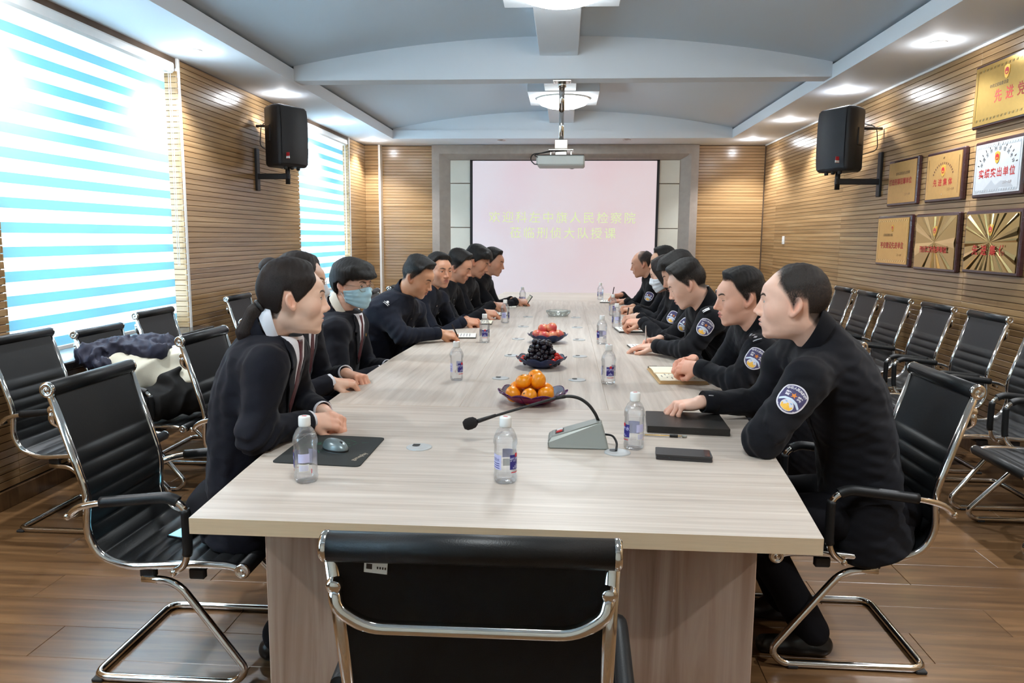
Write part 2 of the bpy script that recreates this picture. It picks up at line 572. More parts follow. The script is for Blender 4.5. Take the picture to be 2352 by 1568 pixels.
class MB:
    def __init__(self):
        self.v, self.f, self.m, self.s = [], [], [], []

    def add(self, verts, faces, mi=0, smooth=False):
        k = len(self.v)
        self.v.extend([tuple(p) for p in verts])
        for f in faces:
            self.f.append(tuple(i + k for i in f))
            self.m.append(mi)
            self.s.append(smooth)
        return self

    def box(self, c, size, mi=0, R=None, bev=0.0):
        hx, hy, hz = size[0] / 2, size[1] / 2, size[2] / 2
        b = min(bev, hx * .9, hy * .9, hz * .9)
        c = Vector(c)
        if b <= 0:
            vs = [Vector((x, y, z)) for x in (-hx, hx) for y in (-hy, hy) for z in (-hz, hz)]
            fs = [(0, 1, 3, 2), (4, 6, 7, 5), (0, 4, 5, 1), (2, 3, 7, 6), (0, 2, 6, 4), (1, 5, 7, 3)]
        else:
            vs, idx = [], {}
            for sx in (-1, 1):
                for sy in (-1, 1):
                    for sz in (-1, 1):
                        for ax in range(3):
                            p = [sx * (hx - b), sy * (hy - b), sz * (hz - b)]
                            p[ax] = (sx * hx, sy * hy, sz * hz)[ax]
                            idx[(sx, sy, sz, ax)] = len(vs)
                            vs.append(Vector(p))
            I = lambda sx, sy, sz, ax: idx[(sx, sy, sz, ax)]
            fs = []
            for s in (-1, 1):
                fs.append([I(s, -1, -1, 0), I(s, 1, -1, 0), I(s, 1, 1, 0), I(s, -1, 1, 0)][::s])
                fs.append([I(-1, s, -1, 1), I(1, s, -1, 1), I(1, s, 1, 1), I(-1, s, 1, 1)][::-s])
                fs.append([I(-1, -1, s, 2), I(1, -1, s, 2), I(1, 1, s, 2), I(-1, 1, s, 2)][::s])
            for s in (-1, 1):
                for t in (-1, 1):
                    fs.append([I(s, t, -1, 0), I(s, t, 1, 0), I(s, t, 1, 1), I(s, t, -1, 1)][::-s * t])
                    fs.append([I(s, -1, t, 0), I(s, 1, t, 0), I(s, 1, t, 2), I(s, -1, t, 2)][::s * t])
                    fs.append([I(-1, s, t, 1), I(1, s, t, 1), I(1, s, t, 2), I(-1, s, t, 2)][::-s * t])
            for sx in (-1, 1):
                for sy in (-1, 1):
                    for sz in (-1, 1):
                        fs.append([I(sx, sy, sz, 0), I(sx, sy, sz, 1), I(sx, sy, sz, 2)][::sx * sy * sz])
        if R is not None:
            vs = [R @ p for p in vs]
        return self.add([p + c for p in vs], fs, mi)

    def b2(self, lo, hi, mi=0, bev=0.0):
        return self.box([(a + b) / 2 for a, b in zip(lo, hi)], [abs(b - a) for a, b in zip(lo, hi)], mi, None, bev)

    def tube(self, path, r, seg=10, mi=0, cap=True, flat=1.0, smooth=True, up=None):
        P = [Vector(p) for p in path]
        n = len(P)
        rs = r if isinstance(r, (list, tuple)) else [r] * n
        T = [(P[min(i + 1, n - 1)] - P[max(i - 1, 0)]).normalized() for i in range(n)]
        R0 = rot_to(T[0], up or (0, 0, 1))
        x = R0.col[0].copy()
        vs, fs = [], []
        for i in range(n):
            x = (x - T[i] * x.dot(T[i])).normalized()
            y = T[i].cross(x)
            for k in range(seg):
                a = 2 * math.pi * k / seg
                vs.append(P[i] + rs[i] * (math.cos(a) * x + flat * math.sin(a) * y))
        for i in range(n - 1):
            for k in range(seg):
                k2 = (k + 1) % seg
                fs.append((i * seg + k, i * seg + k2, (i + 1) * seg + k2, (i + 1) * seg + k))
        self.add(vs, fs, mi, smooth)
        if cap:
            k0 = len(self.v) - n * seg
            self.f.append(tuple(k0 + k for k in range(seg))[::-1])
            self.f.append(tuple(k0 + (n - 1) * seg + k for k in range(seg)))
            self.m += [mi, mi]
            self.s += [False, False]
        return self

    def lathe(self, prof, seg=20, mi=0, c=(0, 0, 0), axis=(0, 0, 1), smooth=True, rfun=None):
        c = Vector(c)
        R = rot_to(axis)
        vs, fs, rings = [], [], []
        for r, z in prof:
            if r < 1e-6:
                rings.append([len(vs)])
                vs.append(R @ Vector((0, 0, z)) + c)
            else:
                rings.append(list(range(len(vs), len(vs) + seg)))
                for k in range(seg):
                    a = 2 * math.pi * k / seg
                    rr = r * (rfun(a, z) if rfun else 1)
                    vs.append(R @ Vector((rr * math.cos(a), rr * math.sin(a), z)) + c)
        for A, B in zip(rings[:-1], rings[1:]):
            for k in range(seg):
                k2 = (k + 1) % seg
                if len(A) == 1 and len(B) == 1:
                    continue
                if len(A) == 1:
                    fs.append((A[0], B[k2], B[k]))
                elif len(B) == 1:
                    fs.append((A[k], A[k2], B[0]))
                else:
                    fs.append((A[k], A[k2], B[k2], B[k]))
        return self.add(vs, fs, mi, smooth)

    def prism(self, poly, z0, z1, mi=0, M=None, mi_side=None):
        n = len(poly)
        vs = [Vector((x, y, z0)) for x, y in poly] + [Vector((x, y, z1)) for x, y in poly]
        if M is not None:
            vs = [M @ p for p in vs]
        self.add(vs, [tuple(range(n))[::-1], tuple(range(n, 2 * n))], mi)
        k = len(self.v) - 2 * n
        for i in range(n):
            j = (i + 1) % n
            self.f.append((k + i, k + j, k + n + j, k + n + i))
            self.m.append(mi if mi_side is None else mi_side)
            self.s.append(False)
        return self

    def grid(self, fn, nu, nv, mi=0, smooth=True, closeu=False):
        vs = [fn(i / nu, j / nv) for j in range(nv + 1) for i in range(nu + (0 if closeu else 1))]
        w = nu if closeu else nu + 1
        fs = []
        for j in range(nv):
            for i in range(nu):
                i2 = (i + 1) % w if closeu else i + 1
                fs.append((j * w + i, j * w + i2, (j + 1) * w + i2, (j + 1) * w + i))
        return self.add(vs, fs, mi, smooth)

    def sphere(self, c, r, seg=14, rings=9, mi=0, scale=(1, 1, 1), R=None):
        c = Vector(c)
        vs = [Vector((0, 0, r))]
        for j in range(1, rings):
            t = math.pi * j / rings
            for k in range(seg):
                a = 2 * math.pi * k / seg
                vs.append(Vector((r * math.sin(t) * math.cos(a), r * math.sin(t) * math.sin(a), r * math.cos(t))))
        vs.append(Vector((0, 0, -r)))
        vs = [Vector((p.x * scale[0], p.y * scale[1], p.z * scale[2])) for p in vs]
        if R is not None:
            vs = [R @ p for p in vs]
        fs = [(0, 1 + k, 1 + (k + 1) % seg) for k in range(seg)]
        for j in range(rings - 2):
            for k in range(seg):
                a, b = 1 + j * seg + k, 1 + j * seg + (k + 1) % seg
                fs.append((a, a + seg, b + seg, b))
        e = len(vs) - 1
        o = 1 + (rings - 2) * seg
        fs += [(o + (k + 1) % seg, o + k, e) for k in range(seg)]
        return self.add([p + c for p in vs], fs, mi, True)

    def build(self, name, mats, parent=None, loc=None, R=None, kind=None):
        me = bpy.data.meshes.new(name)
        me.from_pydata(self.v, [], self.f)
        for m in (mats if isinstance(mats, (list, tuple)) else [mats]):
            me.materials.append(MATS[m])
        me.polygons.foreach_set('material_index', self.m)
        me.polygons.foreach_set('use_smooth', self.s)
        me.update()
        o = new_obj(name, me, parent)
        if loc is not None:
            o.location = loc
        if R is not None:
            o.rotation_euler = R
        if kind:
            o['kind'] = kind
        return o


def recalc(o):
    bm = bmesh.new()
    bm.from_mesh(o.data)
    bmesh.ops.recalc_face_normals(bm, faces=bm.faces)
    bm.to_mesh(o.data)
    bm.free()
    return o


def structure(o):
    o['kind'] = 'structure'
    return o


_text_cache = {}


def text_mesh(body, size, bold=0.0):
    """flat lettering as (verts, faces), centred on the origin in the XY plane; faces are triangles/ngons"""
    key = (body, size, bold)
    if key in _text_cache:
        return _text_cache[key]
    cu = bpy.data.curves.new('lettering', 'FONT')
    cu.body = body
    cu.size = size
    cu.align_x = 'CENTER'
    cu.align_y = 'CENTER'
    cu.offset = bold
    cu.resolution_u = 2
    ob = bpy.data.objects.new('lettering', cu)
    COL.objects.link(ob)
    dg = bpy.context.evaluated_depsgraph_get()
    me = bpy.data.meshes.new_from_object(ob.evaluated_get(dg))
    vs = [tuple(v.co) for v in me.vertices]
    fs = [tuple(p.vertices) for p in me.polygons]
    bpy.data.objects.remove(ob, do_unlink=True)
    bpy.data.curves.remove(cu)
    bpy.data.meshes.remove(me)
    _text_cache[key] = (vs, fs)
    return vs, fs


def put_text(mb, body, size, M, mi=0, bold=0.0, sx=1.0, fn=None):
    vs, fs = text_mesh(body, size, bold)
    if fn:
        P = [fn(x * sx, y) for x, y, z in vs]
    else:
        P = [M @ Vector((x * sx, y, z)) for x, y, z in vs]
    mb.add(P, fs, mi)

# ---------------------------------------------------------------- the room
XL, XR, YF, YB, ZC = -2.85, 2.72, 10.96, -1.6, 2.67
PITCH_Z = 0.04
ROWS = [0.10 + PITCH_Z * i for i in range(64)]
WIN = [(3.70, 5.60), (8.11, 10.03), (-0.71, 1.19)]


def share_box(name, size, mats, bev=0.0):
    mb = MB()
    mb.box((0, 0, 0), size, 0, None, bev)
    o = mb.build(name, mats)
    me = o.data
    bpy.data.objects.remove(o, do_unlink=True)
    return me


def build_floor():
    mb = MB()
    mb.b2((XL - 0.3, YB - 0.1, -0.08), (XR + 0.3, YF + 0.2, -0.006))
    fl = structure(mb.build('floor', 'floor_base'))
    L, Wd = 1.22, 0.20
    me = share_box('plank', (L - 0.0015, Wd - 0.0015, 0.012), 'floor_wood', 0.0012)
    y, row = 0.37, 0
    cuts = {}
    while y < 7.1:
        off = [0.15, 0.78, 0.42, 1.02, 0.6][row % 5]
        x = XL - off
        while x < XR:
            a, b = max(x, XL), min(x + L, XR)
            if b - a > 0.03:
                w = round(b - a, 4)
                if abs(w - L) < 1e-6:
                    m = me
                else:
                    if w not in cuts:
                        cuts[w] = share_box('plank', (w - 0.0015, Wd - 0.0015, 0.012), 'floor_wood', 0.0012)
                    m = cuts[w]
                o = new_obj('plank', m, fl)
                o.location = ((a + b) / 2, y, -0.006)
            x += L
        y += Wd
        row += 1
    mb = MB()
    mb.b2((XL, 7.22, -0.012), (XR, YF, -0.001))
    mb.b2((XL, YB, -0.012), (XR, 0.26, -0.001))
    fo = mb.build('plank_field', 'floor_wood', fl)
    fo['kind'] = 'stuff'


build_floor()


def slat_rows(wall, rows, y0, y1, x, axis='y', mat='slat_wood_y'):
    """one object per slat; x is the slat face"""
    s = 1 if x < 0 else -1
    if axis == 'y':
        me = share_box('slat', (0.011, y1 - y0 - 0.002, PITCH_Z - 0.0036), mat, 0.0012)
    for z in rows:
        o = new_obj('slat', me, wall)
        o.location = (x - s * 0.0055, (y0 + y1) / 2, z + PITCH_Z / 2)


def slat_field(wall, rows, lo, hi, face, axis, mat, name='slat_panel'):
    """slats too small in view to pick apart, joined; axis = direction they run, face = coordinate of the visible face"""
    mb = MB()
    for z in rows:
        z0, z1 = z + 0.0018, z + PITCH_Z - 0.0018
        if axis == 'x':
            mb.b2((lo, face, z0), (hi, face + 0.011, z1), 0, 0.0012)
        else:
            s = 1 if face < 0 else -1
            mb.b2((face - s * 0.011, lo, z0), (face, hi, z1), 0, 0.0012)
    o = mb.build(name, mat, wall)
    o['kind'] = 'stuff'
    return o


def build_walls():
    # left wall, with window openings
    mb = MB()
    x0, x1 = XL - 0.32, XL - 0.011
    ys = sorted([YB] + [y for w in WIN for y in w] + [YF + 0.1])
    for a, b in zip(ys[:-1], ys[1:]):
        if any(abs(a - w[0]) < 1e-6 for w in WIN):
            mb.b2((x0, a, 0), (x1, b, 0.66))
            mb.b2((x0, a, 2.60), (x1, b, 3.1))
        else:
            mb.b2((x0, a, 0), (x1, b, 3.1))
    wl = structure(mb.build('wall_left', 'wall_backing'))
    low = [z for z in ROWS if z + PITCH_Z <= 0.665]
    slat_rows(wl, ROWS, 1.19, 3.70, XL)
    slat_rows(wl, ROWS, 5.615, 8.11, XL)
    slat_rows(wl, low, 3.70, 5.60, XL)
    slat_field(wl, low, 8.11, 10.03, XL, 'y', 'slat_wood_y')
    slat_field(wl, ROWS, 10.045, 10.84, XL, 'y', 'slat_wood_y')
    # slatted window jambs facing the room's near end
    for (a, b) in WIN[:2]:
        j = slat_field(wl, [z for z in ROWS if 0.66 < z < 2.58], XL - 0.30, XL, b - 0.011, 'x', 'slat_wood_x', 'jamb_slats')
        j2 = slat_field(wl, [z for z in ROWS if 0.66 < z < 2.58], XL - 0.30, XL, a, 'x', 'slat_wood_x', 'jamb_slats')
    # right wall
    mb = MB()
    mb.b2((XR + 0.011, YB, 0), (XR + 0.25, YF + 0.1, 3.1))
    wr = structure(mb.build('wall_right', 'wall_backing'))
    for a, b in ((3.01, 5.45), (5.45, 7.89), (7.89, 10.33)):
        slat_rows(wr, ROWS, a, b, XR)
    slat_field(wr, ROWS, 10.33, 10.95, XR, 'y', 'slat_wood_y')
    slat_field(wr, ROWS, YB, 3.0, XR, 'y', 'slat_wood_y')
    # far wall
    mb = MB()
    mb.b2((XL - 0.3, YF + 0.011, 0), (XR + 0.3, YF + 0.25, 3.1))
    mb.b2((XL, YF - 0.109, 0), (-2.655, YF + 0.02, ZC))
    wf = structure(mb.build('wall_far', 'wall_backing'))
    slat_field(wf, ROWS, -2.635, -1.90, YF, 'x', 'slat_wood_x')
    slat_field(wf, ROWS, 1.80, XR - 0.012, YF, 'x', 'slat_wood_x')
    slat_field(wf, ROWS, XL, -2.658, YF - 0.12, 'x', 'slat_wood_x')
    mb = MB()
    mb.b2((-2.658, YF - 0.128, 0), (-2.628, YF + 0.005, ZC), 0, 0.003)
    structure(mb.build('trim_3', 'white_trim'))
    # wall behind the camera
    mb = MB()
    mb.b2((XL - 0.3, YB - 0.2, 0), (XR + 0.3, YB, 3.1))
    structure(mb.build('wall_back', 'cream_panel'))
    # white corner trims at the windows
    for n, (a, b) in enumerate(WIN[:2]):
        mb = MB()
        mb.b2((XL - 0.02, b - 0.002, 0.66), (XL + 0.006, b + 0.03, ZC), 0, 0.003)
        structure(mb.build('trim_%d' % (n + 1), 'white_trim'))
    mb = MB()
    mb.b2((XL, YB, 0), (XL + 0.014, YF, 0.095), 0, 0.003)
    structure(mb.build('baseboard_left', 'floor_wood'))
    mb = MB()
    mb.b2((XR - 0.014, YB, 0), (XR, YF, 0.095), 0, 0.003)
    structure(mb.build('baseboard_right', 'floor_wood'))
    mb = MB()
    mb.b2((XR - 0.016, YB, ZC - 0.018), (XR, YF, ZC), 0, 0.003)
    structure(mb.build('trim_4', 'white_trim'))


build_walls()


def build_windows():
    for n, (a, b) in enumerate(WIN):
        mb = MB()
        xg = XL - 0.27
        z0, z1 = 0.70, 2.60
        for y in (a, b - 0.05, (a + b) / 2 - 0.025):
            mb.b2((xg - 0.03, y, z0), (xg + 0.03, y + 0.05, z1), 0, 0.004)
        for z in (z0, z1 - 0.05, 1.95):
            mb.b2((xg - 0.03, a, z), (xg + 0.03, b, z + 0.05), 0, 0.004)
        w = structure(mb.build('window_%d' % (n + 1), 'white_plastic'))
        for y in (a + 0.05, (a + b) / 2 + 0.025):
            for zz in ((z0 + 0.05, 1.95), (2.0, z1 - 0.05)):
                mb = MB()
                mb.b2((xg - 0.003, y, zz[0]), (xg + 0.003, y + (b - a) / 2 - 0.075, zz[1]))
                mb.build('pane', 'window_glass', w)
        mb = MB()
        mb.b2((XL - 0.30, a - 0.12, 0.655), (XL + 0.13, b + 0.13, 0.70), 0, 0.006)
        s = structure(mb.build('trim_%d' % (n + 5), 'sill_stone'))
        # the blind
        bt = thing('zebra_blind', ['pale striped roller blind glowing in the nearer window', 'pale striped roller blind behind the left speaker in the farther window', 'striped roller blind in the window beside the camera'][n], 'blind', (XL - 0.055, (a + b) / 2, 0.76))
        hw = (b - a) / 2 - 0.05
        hw1, hw0 = hw - 0.04, hw
        mb = MB()
        prof = [(-0.045, 1.80), (0.035, 1.80), (0.05, 1.815), (0.05, 1.86), (0.03, 1.90), (-0.045, 1.90)]
        M = Matrix(((1, 0, 0, 0), (0, 0, 1, 0), (0, 1, 0, 0), (0, 0, 0, 1)))
        mb.prism(prof, -hw - 0.03, hw + 0.015, 0, M)
        hr = recalc(mb.build('headrail', 'white_trim', bt))
        per = 0.1285
        z = 1.80
        me_d = share_box('dense_band', (0.0016, hw + hw1, 0.056), 'blind_dense')
        me_s = share_box('sheer_band', (0.0010, hw + hw1, per - 0.056), 'blind_sheer')
        for k in range(14):
            o = new_obj('sheer_band', me_s, bt)
            o.location = (0.0, -(hw - hw1) / 2, z - (per - 0.056) / 2)
            z -= per - 0.056
            if z < 0.03:
                break
            o = new_obj('dense_band', me_d, bt)
            o.location = (0.0, -(hw - hw1) / 2, z - 0.028)
            z -= 0.056
        mb = MB()
        mb.b2((-0.008, -hw, z - 0.025), (0.008, hw1, z), 0, 0.003)
        mb.build('bottom_rail', 'white_trim', bt)
        mb = MB()
        for yy in (hw - 0.015, hw + 0.012):
            mb.tube([(0.02, yy, 1.80), (0.02, yy, 0.42)], 0.0022, 6)
        mb.tube([(0.02, hw - 0.015 + 0.0135 * (1 - math.cos(t)), 0.42 - 0.0135 * math.sin(t)) for t in [math.pi * i / 8 for i in range(9)]], 0.0022, 6)
        mb.build('pull_chain', 'white_plastic', bt)


build_windows()


def vault_z(x):
    u = max(-1.0, min(1.0, (x + 0.1) / 2.2))
    return 2.80 + 0.22 * (1 - u * u)


XS0, XS1, YS = -2.30, 2.10, 10.20


def build_ceiling():
    mb = MB()
    mb.b2((XL - 0.3, YB, ZC), (XS0, YF + 0.1, ZC + 0.11))
    mb.b2((XS1, YB, ZC), (XR + 0.3, YF + 0.1, ZC + 0.11))
    mb.b2((XS0, YS, ZC), (XS1, YF + 0.1, ZC + 0.11))
    mb.b2((XS0, YB, ZC), (XS1, YB + 0.6, ZC + 0.11))
    so = structure(mb.build('ceiling', 'ceiling_paint'))
    mb = MB()
    N = 40
    xs = [XS0 - 0.12 + (XS1 - XS0 + 0.24) * i / N for i in range(N + 1)]
    mb.grid(lambda u, v: Vector((XS0 - 0.12 + (XS1 - XS0 + 0.24) * u, YB + (YS + 0.12 - YB) * v, vault_z(XS0 - 0.12 + (XS1 - XS0 + 0.24) * u))), N, 8)
    mb.b2((XL - 0.3, YB - 0.2, 3.10), (XR + 0.3, YF + 0.3, 3.16))
    structure(mb.build('ceiling', 'vault_paint'))
    # end wall of the vault above the far soffit
    mb = MB()
    pts = [(XS0, ZC + 0.10)] + [(XS1, ZC + 0.10)] + [(x, vault_z(x) + 0.01) for x in [XS1 - (XS1 - XS0) * i / 30 for i in range(31)]]
    M = Matrix(((1, 0, 0, 0), (0, 0, 1, 0), (0, 1, 0, 0), (0, 0, 0, 1)))
    mb.prism(pts, YS + 0.02, YS + 0.12, 0, M)
    structure(recalc(mb.build('ceiling', 'ceiling_paint')))
    for y in (6.50, 2.80, -0.90):
        mb = MB()
        pts = [(XS0, 2.685), (XS1, 2.685)] + [(x, vault_z(x) + 0.01) for x in [XS1 - (XS1 - XS0) * i / 30 for i in range(31)]]
        mb.prism(pts, y, y + 0.19, 0, M)
        structure(recalc(mb.build('ceiling_beam', 'ceiling_paint')))
    for y0, y1 in ((6.69, 10.21), (2.99, 6.50), (-0.71, 2.80)):
        mb = MB()
        mb.b2((-0.24, y0, 2.866), (0.075, y1, 3.03), 0, 0.004)
        structure(mb.build('ceiling_keel', 'ceiling_paint'))
        yc = 8.42 if y0 > 6 else (4.72 if y0 > 2 else 1.02)
        lb = ['farther', 'nearer', 'nearest unseen'][[8.42, 4.72, 1.02].index(yc)]
        t = thing('ceiling_light', '%s round glowing dome lamp under a white cross panel on the ceiling keel' % lb, 'lamp', (-0.055, yc, 2.86))
        mb = MB()
        mb.b2((-0.365, -0.40, 0.0), (0.37, 0.43, 0.15), 0, 0.004)
        mb.build('cross_panel', 'ceiling_paint', t)
        mb = MB()
        prof = [(0.27, -0.004), (0.268, -0.03), (0.24, -0.062), (0.17, -0.088), (0.08, -0.100), (0, -0.103)]
        mb.lathe(prof, 36)
        recalc(mb.build('glass_dome', 'dome_glow', t))
        mb = MB()
        mb.lathe([(0.255, -0.001), (0.285, -0.001), (0.285, -0.012), (0.27, -0.014)], 36)
        mb.build('rim', 'white_plastic', t)
        for s in (-1, 1):
            mb = MB()
            mb.box((s * 0.277, -0.03, -0.02), (0.012, 0.016, 0.03), 0, None, 0.002)
            mb.build('clip', 'chrome', t)


build_ceiling()


def downlight(x, y, lit, label):
    t = thing('downlight', label, 'downlight', (x, y, ZC), 0, 'ceiling downlights')
    mb = MB()
    mb.lathe([(0.036, -0.004), (0.04, -0.008), (0.052, -0.007), (0.056, -0.001)], 24)
    mb.build('trim_ring', 'white_plastic' if lit else 'brushed_steel', t)
    mb = MB()
    mb.lathe([(0.0, -0.003), (0.036, -0.003)], 24)
    recalc(mb.build('bulb_face', 'lamp_glow' if lit else 'screen_black', t))
    if lit:
        ld = bpy.data.lights.new('spot', 'SPOT')
        ld.energy = SPOT_W
        ld.color = SPOT_COL
        ld.spot_size = math.radians(120)
        ld.spot_blend = 0.6
        ld.shadow_soft_size = 0.035
        lo = new_obj('spot_lamp', ld, t)
        lo.location = (0, 0, -0.03)
        pd = bpy.data.lights.new('bulb', 'POINT')
        pd.energy = 1.6
        pd.color = SPOT_COL
        pd.shadow_soft_size = 0.02
        po = new_obj('bulb_lamp', pd, t)
        po.location = (0, 0, -0.045)
    return t


for side, x, word in ((0, -2.60, 'left'), (1, 2.39, 'right')):
    for k, y in enumerate((10.35, 8.70, 7.02, 5.36, 3.70, 2.05, 0.40)):
        place = ['in the far %s corner of the soffit', 'on the %s soffit beyond the speaker', 'on the %s soffit just above the speaker', 'on the %s soffit, nearest one in the picture'][k] if k < 4 else 'on the %s soffit, ' + ['first', 'second', 'third'][k - 4] + ' one out of frame'
        downlight(x, y, True, 'small lit round downlight ' + place % word)
downlight(-0.88, 10.36, False, 'small unlit downlight above the left half of the screen')
downlight(0.77, 10.33, False, 'small unlit downlight above the right half of the screen')


def build_screen_wall():
    t = tag(new_obj('screen_surround', None), 'grey stone portal with splayed reveals around the projection screen', 'surround')
    t.location = (-0.05, YF, 0)
    yo = YF - 0.10
    oL, oR, iL, iR, zt, zi = -1.85, 1.85, -1.60, 1.607, 2.665, 2.466
    for nm, sg in (('jamb', -1), ('jamb', 1)):
        mb = MB()
        o, i = (oL, iL) if sg < 0 else (oR, iR)
        m = o + (i - o) * 0.42
        poly = [(o, 0.0), (o, -0.10), (m, -0.10), (i, -0.02), (i, 0.0)]
        mb.prism(poly, 0.0, zt if False else zi + 0.08, 0)
        recalc(mb.build(nm, 'frame_stone', t))
    mb = MB()
    mb.b2((oL, -0.10, zi + 0.08), (oR, 0.0, zt), 0)
    mb.build('lintel', 'frame_stone', t)
    mb = MB()
    M = Matrix(((0, 0, 1, 0), (1, 0, 0, 0), (0, 1, 0, 0), (0, 0, 0, 1)))
    mb.prism([(-0.10, zi + 0.08), (-0.02, zi), (0.0, zi), (0.0, zi + 0.08)], iL - 0.10, iR + 0.10, 0, M)
    recalc(mb.build('lintel_splay', 'frame_stone', t))
    for a, b in ((iL, -1.315), (1.318, iR)):
        for z0, z1 in ((0.0, 0.90), (0.904, 1.525), (1.529, 2.142), (2.146, zi)):
            mb = MB()
            mb.b2((a + 0.002, -0.03, z0 + 0.003), (b - 0.002, -0.005, z1 - 0.003), 0, 0.003)
            mb.build('panel', 'cream_panel', t)
    mb = MB()
    mb.b2((-1.6, -0.012, 0), (1.6, 0.008, zi))
    mb.build('backing', 'wall_backing', t)
    s = thing('projection_screen', 'pinkish white projection screen with pale yellow Chinese welcome text on the far wall', 'screen', (-0.045, YF - 0.06, 0.5))
    mb = MB()
    mb.b2((-1.285, -0.003, 0.02), (1.285, 0.003, 1.955))
    mb.build('picture', 'projected_image', s)
    mb = MB()
    for x in (-1.318, 1.283):
        mb.b2((x, -0.006, -0.02), (x + 0.036, 0.006, 1.965))
    mb.b2((-1.318, -0.006, 1.952), (1.318, 0.006, 1.965))
    mb.b2((-1.318, -0.012, -0.05), (1.318, 0.012, 0.022), 0, 0.004)
    mb.build('black_border', 'screen_black', s)
    mb = MB()
    R = Matrix(((1, 0, 0, 0), (0, 0, -1, -0.0045), (0, 1, 0, 0), (0, 0, 0, 1)))
    for i, ch in enumerate('欢迎科左中旗人民检察院'):
        put_text(mb, ch, 0.168, R @ Matrix.Translation((-0.972 + 0.190 * i, 1.165 - 0.0008 * i, 0)))
    for i, ch in enumerate('莅临刑侦大队授课'):
        put_text(mb, ch, 0.168, R @ Matrix.Translation((-0.672 + 0.190 * i, 0.948 - 0.0008 * i, 0)))
    mb.build('projected_text', 'screen_text', s)
    sw = thing('wall_switch', 'small white switch plate alone on the right slatted wall', 'switch', (XR, 9.87, 1.38))
    mb = MB()
    mb.box((-0.006, 0, 0), (0.012, 0.075, 0.10), 0, None, 0.003)
    mb.build('plate', 'white_plastic', sw)
    mb = MB()
    mb.box((-0.014, 0, 0), (0.006, 0.03, 0.05), 0, None, 0.002)
    mb.build('rocker', 'white_plastic', sw)


build_screen_wall()

# ---------------------------------------------------------------- conference table
ZT = 0.75
TL = [(1.64, -0.862), (2.0, -0.888), (2.4, -0.910), (2.86, -0.928), (3.4, -0.935), (4.0, -0.925), (4.8, -0.890), (6.0, -0.850), (7.86, -0.800), (9.06, -0.720)]
TR = [(1.64, 0.573), (2.0, 0.612), (2.4, 0.648), (2.86, 0.672), (3.4, 0.686), (4.0, 0.680), (4.8, 0.662), (6.0, 0.640), (7.86, 0.600), (9.06, 0.520)]


def edge_x(tab, y):
    return float(np.interp(y, [p[0] for p in tab], [p[1] for p in tab]))


def build_table():
    t = thing('conference_table', 'long pale wood-grain conference table running down the middle of the room', 'table', (-0.12, 1.64, 0))
    def top(poly, mats):
        mb = MB()
        mb.prism([(x + 0.12, y - 1.64) for x, y in poly], ZT - 0.038, ZT, 0, None, 1)
        return recalc(mb.build('tabletop', mats, t))
    g = 0.0008
    def side(tab, y0, y1):
        ys = [y0] + [p[0] for p in tab if y0 < p[0] < y1] + [y1]
        return [(edge_x(tab, y), y) for y in ys]
    top(side(TR, 1.64, 2.86 - g) + side(TL, 1.64, 2.86 - g)[::-1], ['table_cross_grain', 'table_edge'])
    top(side(TR, 7.86 + g, 9.06) + side(TL, 7.86 + g, 9.06)[::-1], ['table_cross_grain', 'table_edge'])
    cx0, cx1 = -0.40, 0.17
    top([(cx0 - g, 2.86 + g), (cx0 - g, 7.86 - g)] + side(TL, 2.86 + g, 7.86 - g)[::-1], ['table_long_grain', 'table_edge'])
    top(side(TR, 2.86 + g, 7.86 - g) + [(cx1 + g, 7.86 - g), (cx1 + g, 2.86 + g)], ['table_long_grain', 'table_edge'])
    top([(cx0, 2.86 + g), (cx1, 2.86 + g), (cx1, 7.86 - g), (cx0, 7.86 - g)], ['table_long_grain', 'table_edge'])
    def board(lo, hi, nm):
        mb = MB()
        mb.b2((lo[0] + 0.12, lo[1] - 1.64, lo[2]), (hi[0] + 0.12, hi[1] - 1.64, hi[2]), 0, 0.002)
        mb.build(nm, 'table_leg_wood', t)
    for y0, y1 in ((1.85, 2.55), (5.0, 5.6), (8.1, 8.8)):
        board((-0.770, y0, 0), (0.487, y0 + 0.04, ZT - 0.038), 'front_panel')
        board((-0.42, y0 + 0.04, 0), (-0.38, y1, ZT - 0.038), 'side_panel')
        board((0.10, y0 + 0.04, 0), (0.14, y1, ZT - 0.038), 'side_panel')


build_table()


# ---------------------------------------------------------------- chairs
def chair_profile():
    P = [(0, .93), (.10, .60), (.088, .475), (.125, .402), (.21, .372), (.44, .388), (.545, .386), (.585, .374)]
    f = fillet([(x, 0, z) for x, z in P], [0, .05, .07, .05, .06, .08, .05, 0], 6)
    return [(p.x - .33, p.z) for p in f]


